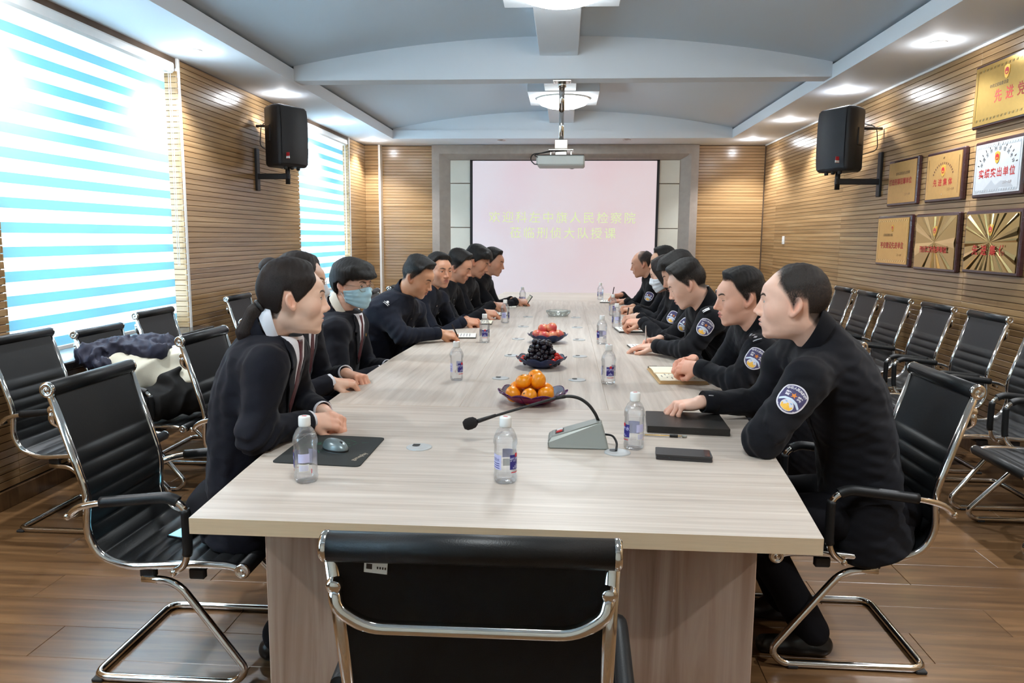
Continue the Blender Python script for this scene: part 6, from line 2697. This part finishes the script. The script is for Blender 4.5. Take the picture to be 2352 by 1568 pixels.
    if outfit == 'suit':
        U_, R_ = u, -l  # as seen from the front, the wearer's left is on the right
        R_ = l
        vp = [(-.054, .138), (.054, .138), (.050, .06), (.012, -.115), (0, -.13), (-.012, -.115), (-.050, .06)]
        decal('shirt_front', jacket_smooth, fc, R_, U_, [vp], 'shirt_white', .0090, root, origin)
        tie = [(-.018, .130), (.018, .130), (.013, .088), (.030, -.09), (.0, -.128), (-.030, -.09), (-.013, .088)]
        solid(decal('tie', jacket_smooth, fc, R_, U_, [tie], 'tie_red', .0110, root, origin), .004)
        for sg in (1, -1):
            lapel = [(sg * .053, .136), (sg * .078, .112), (sg * .100, .05), (sg * .072, .045), (sg * .082, .02), (sg * .014, -.135), (sg * .004, -.130), (sg * .042, .06)]
            solid(decal('lapel', jacket_smooth, fc, R_, U_, [lapel[::sg]], cloth, .0100, root, origin), .004)
        for kk in range(2):
            decal('button', jacket_smooth, fc, R_, U_, [circle(.01, -.17 - .10 * kk, .009, .009, 12)], 'black_plastic', .010, root, origin)
        if not female:
            decal('lapel_pin', jacket_smooth, fc, R_, U_, [circle(.060, .02, .008, .009, 12)], 'ink_gold', .0155, root, origin)
    else:
        decal('front_placket', jacket, fc, l, u, [rect(.0, -.06, .030, .34)], cloth, .0035, root, origin, .03)
        for kk in range(3):
            decal('button', jacket, fc, l, u, [circle(.0, .05 - .09 * kk, .0065, .0065, 10)], 'pen_silver', .0065, root, origin)
        if badge:
            decal('chest_badge', jacket, fc, l, u, [[(-.085 + x, -.03 + y) for x, y in ((-.024, .004), (-.012, .018), (0, .012), (.012, .018), (.024, .004), (.014, -.016), (0, -.020), (-.014, -.016))]], 'silver_thread', .006, root, origin)
            decal('name_tag', jacket, fc, l, u, [rect(.085, -.02, .050, .015)], 'silver_thread', .006, root, origin)
    # ------------------------------------------------ shoulder insignia
    for k in (insignia or {}):
        S_ = sh[k]
        sg = arms[k][5]
        n_, bar = insignia[k]
        u_ = unit(-l * sg * .75 + u * .66)
        C = S_ + unit(u * .75 + l * sg * .66) * .03 + u_ * .065
        r_ = v
        # local: x along the wearer's front-back, y towards the neck
        Nn = np.cross(r_, u_)
        if float(Nn @ u) < 0:
            r_ = -r_
        decal('shoulder_strap', jacket, C, r_, u_, [rect(0, .0, .044, .12)], cloth, .004, root, origin, .02)
        polys = [rect(0, -.050 + .010 * b, .038, .005) for b in range(bar)]
        polys += [[(0, -.030 + .022 * i + .008 - .0), (.0095, -.030 + .022 * i), (0, -.030 + .022 * i - .008), (-.0095, -.030 + .022 * i)][::-1] for i in range(n_)]
        decal('rank_insignia', jacket, C, r_, u_, polys, 'silver_thread', .0075, root, origin)
    if patch:
        S_, E, Wp, fr, pose, sg = arms[patch]
        ua = unit(S_ - E)
        out = unit(l * sg * .85 + v * .35 + V3(0, 0, .18))
        out = unit(out - ua * float(out @ ua))
        C = S_ + (E - S_) * pf
        build_patch(jacket, C, np.cross(ua, out).astype(f32), ua, detail, root, origin)

    # ------------------------------------------------ face mask and glasses
    if mask:
        nu, nv = 30, 22
        ang = np.radians(np.linspace(-78, 78, nu + 1))
        G = []
        for j in range(nv + 1):
            vv = j / nv
            zt = .004 - .026 * (np.abs(np.sin(ang)) ** 1.3)
            zb = -.112 + .030 * (np.abs(np.sin(ang)) ** 1.5)
            zz = zb + (zt - zb) * vv
            D = np.stack([np.cos(ang), np.sin(ang), np.zeros_like(ang)], 1)
            P_ = D * .19 + np.stack([np.zeros_like(ang), np.zeros_like(ang), zz], 1) + V3(-.01, 0, 0)
            P_ = P_.astype(f32)
            for _ in range(16):
                fd_ = smin(head_sdf(P_, p), ell(P_, (.080, 0, -.055), (.022, .030, .045)), .02) - .004
                P_ = P_ - D.astype(f32) * (np.clip(fd_, -.02, .05) * .8)[:, None]
            G.append(P_ + D.astype(f32) * (.0014 * math.sin(vv * 22) * (.15 < vv < .85)))
        G = toworld(np.concatenate(G))
        Qd = np.array([[j * (nu + 1) + i, j * (nu + 1) + i + 1, (j + 1) * (nu + 1) + i + 1, (j + 1) * (nu + 1) + i] for j in range(nv) for i in range(nu)])
        solid(np_mesh('face_mask', G, Qd, 'mask_' + mask, root, origin), .0012)
        mb = MB()
        for sg in (1, -1):
            for a, b in (((.030, .066, -.022), (-.012, .080, .010)), ((.020, .062, -.085), (-.018, .080, -.022))):
                A_ = toworld([[a[0], a[1] * sg, a[2]], [(a[0] + b[0]) / 2, (a[1] + b[1]) / 2 * sg + .004 * sg, (a[2] + b[2]) / 2], [b[0], b[1] * sg, b[2]]]) - origin
                mb.tube([Vector(map(float, q)) for q in A_], .0014, 6)
        mb.build('ear_loop', 'mask_white', root)
    if glasses:
        mb, ml = MB(), MB()
        for sg in (1, -1):
            cz = .002
            loop = [toworld([[.104 - .012 * abs(math.cos(a) * .026 + .034) / .06, sg * (.034 + .0255 * math.cos(a)), cz + .0225 * math.sin(a)]])[0] - origin for a in [2 * math.pi * i / 28 for i in range(29)]]
            mb.tube([Vector(map(float, q)) for q in loop], .0011, 6)
            ml.add([Vector(map(float, q)) for q in loop[:-1]], [tuple(range(28))])
            tm = toworld([[.092, sg * .062, .008], [.04, sg * .080, .010], [-.015, sg * .084, .012], [-.03, sg * .082, -.008]]) - origin
            mb.tube([Vector(map(float, q)) for q in tm], .0011, 6)
        br = toworld([[.099, .009, .010], [.103, 0, .013], [.099, -.009, .010]]) - origin
        mb.tube([Vector(map(float, q)) for q in br], .0011, 6)
        g = mb.build('glasses', 'gold_wire', root)
        ml.build('lens', 'lens_glass', g)

    # ------------------------------------------------ trousers and shoes
    kz = .47
    legs = []
    for sg in (1, -1):
        A_ = hip + l * sg * .085 + V3(0, 0, -.01)
        K = hip + bf * .40 + l * sg * .11
        K[2] = kz
        F_ = hip + bf * (feet[0] if sg > 0 else feet[1]) + l * sg * .12
        F_[2] = .09
        legs.append((A_, K, F_))

    def trousers(P):
        d = ell(P, hip + V3(0, 0, .0) - bf * .02, (.165, .175, .11))
        for A_, K, F_ in legs:
            d = smin(d, smin(cap(P, A_, K, .088, .068), cap(P, K, F_, .066, .058), .02), .03)
        d = smax(d, .045 - P[:, 2], .004)
        return d + .005 * ripple(P, seed + 7, 40, 4)
    pts = np.stack([hip - .2, hip + .2] + [q + e for A_, K, F_ in legs for q in (K, F_) for e in (.1, -.1)])
    V, Q = surf(trousers, np.maximum(pts.min(0), [-9, -9, .0]), pts.max(0), .012)
    np_mesh('trousers', V, Q, 'trouser_cloth', root, origin)
    for A_, K, F_ in legs:
        def shoe(P, F_=F_):
            d = cap(P, V3(F_[0], F_[1], .040) - bf * .035, V3(F_[0], F_[1], .030) + bf * .15, .038, .030)
            d = smin(d, cap(P, V3(F_[0], F_[1], .09), V3(F_[0], F_[1], .05) + bf * .04, .042, .040), .02)
            return smax(d, .004 - P[:, 2], .004)
        a = V3(F_[0], F_[1], .05)
        V, Q = surf(shoe, a - .22, a + .22, .010)
        np_mesh('shoe', V, Q, 'shoe_leather', root, origin)
    PEOPLE.append((label, len(root.data.vertices)))
    return root


PEOPLE = []


def build_people():
    dn = (0, 0, 1)
    GL, GR = None, None
    # ---- left side of the table, nearest first
    make_person('woman in a dark suit with a long ponytail seated at the near left corner', (-.872, 2.40, 1.197), (20, 2, 0), .985, (-.945, 2.40, 1.075), (-1.07, 2.42, .50), 8,
                dict(R=((-.830, 2.385, .800), (.80, .55, -.12), (.35, -.55, .75), 'curl'), L=((-.825, 2.515, .805), (.75, -.62, -.10), (.1, .5, .85), 'curl')),
                outfit='suit', hair='tied', female=True, h=.0022, skin=(236, 196, 172), lips=(184, 104, 100), nk=.3, feet=(.20, .13), jaw=.94, cheek=1.05, nose=.1, eyes='open', detail=True, hunch=.045,
                elbows=dict(R=(-.930, 2.195, .800), L=(-.96, 2.66, .80)))
    make_person('woman with tied-up hair and glasses mostly hidden behind the ponytailed woman', (-1.135, 3.22, 1.195), (5, 4, 0), 1.02, (-1.185, 3.22, 1.06), (-1.27, 3.24, .50), 0,
                dict(R=((-.98, 3.10, .79), (.9, .4, -.1), (0, -.2, 1), 'curl'), L=((-.98, 3.32, .79), (.9, -.4, -.1), (0, .2, 1), 'curl')),
                outfit='suit', hair='tied', bun=True, female=True, h=.0036, glasses=True, mask='white', skin=(222, 178, 152))
    make_person('person in a dark suit with glasses and a light blue face mask', (-1.118, 3.95, 1.140), (-22, 4, 0), 1.0, (-1.175, 3.95, .995), (-1.26, 3.97, .50), 0,
                dict(R=((-.96, 3.86, .70), (.9, .3, -.2), (0, -.3, 1), 'curl'), L=((-.96, 4.05, .70), (.9, -.3, -.2), (0, .3, 1), 'curl')),
                outfit='suit', hair='mop', h=.0034, skin=(226, 180, 156), mask='blue', glasses=True, girth=1.05, jaw=1.06, hunch=.02)
    make_person('left officer bent over writing, first one after the masked person', (-.925, 4.74, 1.143), (-14, 26, 2), 1.0, (-1.045, 4.74, 1.000), (-1.26, 4.80, .50), -20,
                dict(R=((-.775, 4.66, .805), (.95, .28, -.15), (.2, -.5, .8), 'pen'), L=((-.83, 4.90, .790), (.92, -.3, -.08), (0, .2, 1), 'flat')),
                hair='quiff', h=.0036, skin=(206, 152, 118), lips=(158, 98, 84), eyes='down', cheek=1.1, jaw=1.05, insignia=dict(R=(1, 2)), badge=True, cloth='uniform_blue', girth=1.08,
                elbows=dict(R=(-.97, 4.50, .80)))
    make_person('left officer looking up toward the camera between two bent heads', (-.915, 5.50, 1.150), (-46, 4, 0), 1.0, (-.985, 5.50, 1.005), (-1.20, 5.54, .50), -18,
                dict(R=((-.72, 5.42, .80), (.95, .2, -.1), (.1, -.5, .8), 'fist'), L=((-.74, 5.64, .79), (.9, -.3, -.05), (0, .1, 1), 'curl')),
                hair='crop', h=.0042, skin=(206, 150, 120), eyes='narrow', badge=True, cloth='uniform_blue')
    make_person('left officer leaning forward with shaved sides and a smile', (-.850, 6.06, 1.160), (-8, 22, 10), 1.02, (-.965, 6.06, 1.015), (-1.18, 6.11, .50), -12,
                dict(R=((-.64, 5.98, .81), (.95, .2, -.1), (.1, -.5, .8), 'drape'), L=((-.70, 6.22, .79), (.9, -.3, -.05), (0, .1, 1), 'curl')),
                hair='quiff', h=.0042, skin=(204, 150, 122), eyes='down', badge=True)
    make_person('left officer with bushy black hair bending over', (-.775, 6.63, 1.178), (0, 24, 0), 1.05, (-.885, 6.63, 1.030), (-1.12, 6.68, .50), -12,
                dict(R=((-.62, 6.55, .82), (.95, .2, -.1), (.1, -.5, .8), 'fist'), L=((-.66, 6.80, .79), (.9, -.3, -.05), (0, .1, 1), 'curl')),
                hair='bushy', h=.0045, skin=(190, 136, 108), eyes='down', badge=True)
    make_person('farthest officer on the left, in front of the pink screen', (-.690, 7.25, 1.158), (-10, 14, 0), 1.03, (-.785, 7.25, 1.015), (-1.08, 7.28, .50), -8,
                dict(R=((-.46, 7.20, .80), (.95, .1, -.1), (.1, -.6, .8), 'curl'), L=((-.52, 7.42, .79), (.9, -.3, -.05), (0, .1, 1), 'curl')),
                hair='crop', h=.0045, skin=(200, 146, 118), eyes='down')
    # ---- right side of the table, nearest first
    make_person('balding officer in profile at the near right corner, palm on the leather folder', (.728, 2.50, 1.193), (164, 0, 0), 1.005, (.810, 2.52, 1.065), (1.025, 2.60, .50), 176,
                dict(R=((.495, 2.725, .819), (-.93, -.12, -.12), (.1, .05, 1), 'drape'), L=((.700, 2.500, .795), (-.1, .95, -.05), (0, 0, 1), 'curl')),
                hair='thin', h=.0022, skin=(238, 192, 168), lips=(196, 128, 116), nk=.5, shf=.10, pf=.42, feet=(.17, .22), jaw=1.08, cheek=1.15, nose=.55, eyes='narrow', patch='L', detail=True, hunch=.055, girth=1.06,
                elbows=dict(L=(.600, 2.285, .805), R=(.74, 2.80, .80)))
    make_person('second officer on the right, hands clasped over an open notebook', (.764, 3.40, 1.140), (186, 7, 0), 1.005, (.845, 3.41, 1.000), (1.08, 3.50, .50), 180,
                dict(L=((.585, 3.345, .840), (-.72, .60, -.10), (-.45, -.55, .6), 'curl'), R=((.590, 3.500, .850), (-.80, -.55, -.05), (-.2, .55, .8), 'curl')),
                hair='crop', h=.0030, skin=(234, 180, 154), lips=(192, 108, 102), eyes='down', patch='L', detail=True, insignia=dict(L=(4, 1)), shf=.06, pf=.38, shdrop=.105, hunch=.04, girth=1.05, nose=.7,
                elbows=dict(L=(.725, 3.195, .800)))
    make_person('third officer on the right with a swept-up fringe, writing', (.668, 4.25, 1.145), (172, 26, 0), 1.01, (.800, 4.26, 1.010), (1.05, 4.34, .50), 180,
                dict(L=((.510, 4.275, .800), (-.90, .35, -.10), (0, -.2, 1), 'flat'), R=((.560, 4.48, .815), (-.9, -.25, -.15), (.2, .5, .8), 'pen')),
                hair='quiff', h=.0034, skin=(234, 188, 164), eyes='down', patch='L', detail=True, insignia=dict(L=(0, 2)), shdrop=.080, pf=.34, hunch=.05, girth=1.1, cheek=1.15, jaw=1.06,
                elbows=dict(L=(.660, 4.040, .810)))
    make_person('right officer almost hidden behind the swept-up fringe, holding a notepad', (.735, 5.02, 1.165), (175, 26, 0), 1.06, (.850, 5.02, 1.02), (1.08, 5.08, .50), 180,
                dict(L=((.520, 5.16, .84), (-.9, .3, -.05), (.1, -.4, .9), 'curl'), R=((.56, 5.34, .82), (-.9, -.2, -.1), (0, .3, 1), 'curl')),
                hair='bushy', h=.0042, skin=(214, 164, 138), eyes='down', patch='L', insignia=dict(L=(1, 1)), girth=1.05)
    make_person('right officer with long dark hair and a white face mask', (.735, 5.75, 1.130), (170, 18, 0), 1.04, (.840, 5.75, .985), (1.06, 5.80, .50), 180,
                dict(L=((.56, 5.72, .82), (-.9, .2, -.1), (.1, -.4, .9), 'pen'), R=((.56, 5.95, .80), (-.9, -.2, -.1), (0, .3, 1), 'curl')),
                hair='long', female=True, h=.0045, skin=(214, 168, 144), eyes='down', mask='white', patch='L')
    make_person('right officer mostly hidden beyond the white mask', (.825, 6.60, 1.190), (178, 6, 0), 1.04, (.91, 6.60, 1.04), (1.10, 6.64, .50), 180,
                dict(L=((.60, 6.52, .80), (-.9, .3, -.05), (0, -.2, 1), 'curl'), R=((.60, 6.76, .80), (-.9, -.3, -.05), (0, .2, 1), 'curl')),
                hair='crop', h=.0045, skin=(220, 170, 140))
    make_person('last officer on the right, bald on top, writing before the screen', (.750, 7.60, 1.140), (172, 12, 0), 1.04, (.845, 7.60, 1.00), (1.06, 7.64, .50), 180,
                dict(R=((.565, 7.72, .83), (-.95, -.1, -.1), (.1, .4, .9), 'pen'), L=((.60, 7.52, .79), (-.9, .2, -.05), (0, -.2, 1), 'flat')),
                hair='bald', h=.0042, skin=(206, 152, 124), eyes='down', patch='L', badge=True)


build_people()


def hold_pen(label, tip, top, mat, r=.0045):
    tip, top = Vector(tip), Vector(top)
    t = thing('pen', label, 'pen', tuple(tip))
    d = top - tip
    mb = MB()
    mb.tube([d * .10, d * .98, d], [r, r, r * .8], 10)
    mb.build('barrel', mat, t)
    mb = MB()
    mb.tube([(0, 0, 0), d * .10], [.0008, r * .9], 10)
    mb.build('nib', 'grey_metal', t)


hold_pen('silver pen in the fist of the third right officer', (.470, 4.43, .765), (.465, 4.40, .90), 'pen_silver')
hold_pen('dark pen in the hand of the first left officer', (-.665, 4.72, .765), (-.70, 4.68, .86), 'black_plastic')
hold_pen('dark pen in the hand of the masked right officer', (.465, 5.77, .762), (.475, 5.75, .88), 'black_plastic')
hold_pen('dark pen in the hand of the last bald officer', (.465, 7.70, .772), (.485, 7.68, .91), 'black_plastic')
_ph = thing('mobile_phone', 'small phone held up by the farthest left officer', 'phone', (-.355, 7.22, .80))
_ph.rotation_euler = (math.radians(20), math.radians(-55), math.radians(10))
mb = MB()
mb.box((0, 0, 0), (.12, .065, .009), 0, None, .003)
mb.build('case', 'phone_black', _ph)
mb = MB()
mb.box((0, 0, .005), (.108, .058, .001), 0)
mb.build('display', 'paper_cream', _ph)


# ---------------------------------------------------------------- coats heaped on the spare chair
def build_coats():
    c = V3(-1.92, 3.60, .52)
    def blob(seed, fn, lo, hi, h, name, label, cat, mat):
        V, Q = surf(fn, lo, hi, h)
        o = V3(float(V[:, 0].mean()), float(V[:, 1].mean()), float(V[:, 2].min()))
        ob = np_mesh(name, V, Q, mat, None, o)
        ob.location = Vector(map(float, o))
        return tag(ob, label, cat)
    def fold(P, sd, fr, amp):
        return amp * (np.abs(ripple(P, sd, fr, 3)) * 2.2 - .7)
    def cream(P):
        d = cap(P, (-2.50, 4.02, .655), (-2.16, 4.26, .690), .085, .080)
        d = smin(d, cap(P, (-2.46, 4.06, .60), (-2.14, 4.16, .59), .075, .065), .07)
        d = smin(d, cap(P, (-2.44, 4.00, .56), (-2.36, 4.00, .43), .055, .045), .06)
        d = smin(d, cap(P, (-2.14, 4.26, .66), (-2.06, 4.30, .60), .050, .035), .05)
        d = smax(d, .372 - P[:, 2], .02)
        return d + fold(P, 31, 18, .010) + .004 * ripple(P, 33, 60, 4)
    def navy(P):
        d = cap(P, (-2.60, 3.98, .745), (-2.34, 4.26, .780), .062, .054)
        d = smin(d, cap(P, (-2.58, 4.10, .755), (-2.28, 4.12, .745), .056, .052), .05)
        d = smin(d, cap(P, (-2.30, 4.22, .775), (-2.20, 4.24, .690), .046, .038), .04)
        d = smin(d, cap(P, (-2.62, 3.97, .74), (-2.50, 3.92, .70), .050, .045), .04)
        d = smax(d, -cap(P, (-2.36, 3.90, .775), (-2.34, 4.04, .765), .042, .034), .012)
        d = smax(d, -cap(P, (-2.53, 3.84, .745), (-2.50, 3.96, .740), .036, .028), .012)
        return d + fold(P, 41, 40, .013) + fold(P, 45, 80, .005) + .002 * ripple(P, 43, 140, 3)
    def black(P):
        d = cap(P, (-2.26, 4.00, .470), (-2.02, 4.30, .490), .100, .095)
        d = smin(d, cap(P, (-2.20, 4.08, .56), (-2.06, 4.26, .585), .060, .055), .05)
        d = smin(d, cap(P, (-2.22, 4.06, .60), (-2.16, 4.10, .650), .035, .020), .03)
        d = smax(d, .376 - P[:, 2], .02)
        return d + fold(P, 51, 22, .012) + .003 * ripple(P, 53, 70, 3)
    blob(1, cream, (-2.75, 3.75, .34), (-1.9, 4.5, .92), .009, 'folded_coat', 'thick cream coat folded over on the spare window chair', 'coat', 'coat_cream')
    blob(2, navy, (-2.80, 3.75, .58), (-2.0, 4.5, 1.0), .008, 'navy_jacket', 'navy jacket crumpled on top of the cream coat', 'jacket', 'coat_navy')
    blob(3, black, (-2.5, 3.75, .34), (-1.8, 4.5, .80), .009, 'black_bag', 'soft black bag at the foot of the cream coat on the chair', 'bag', 'leather_back')


build_coats()
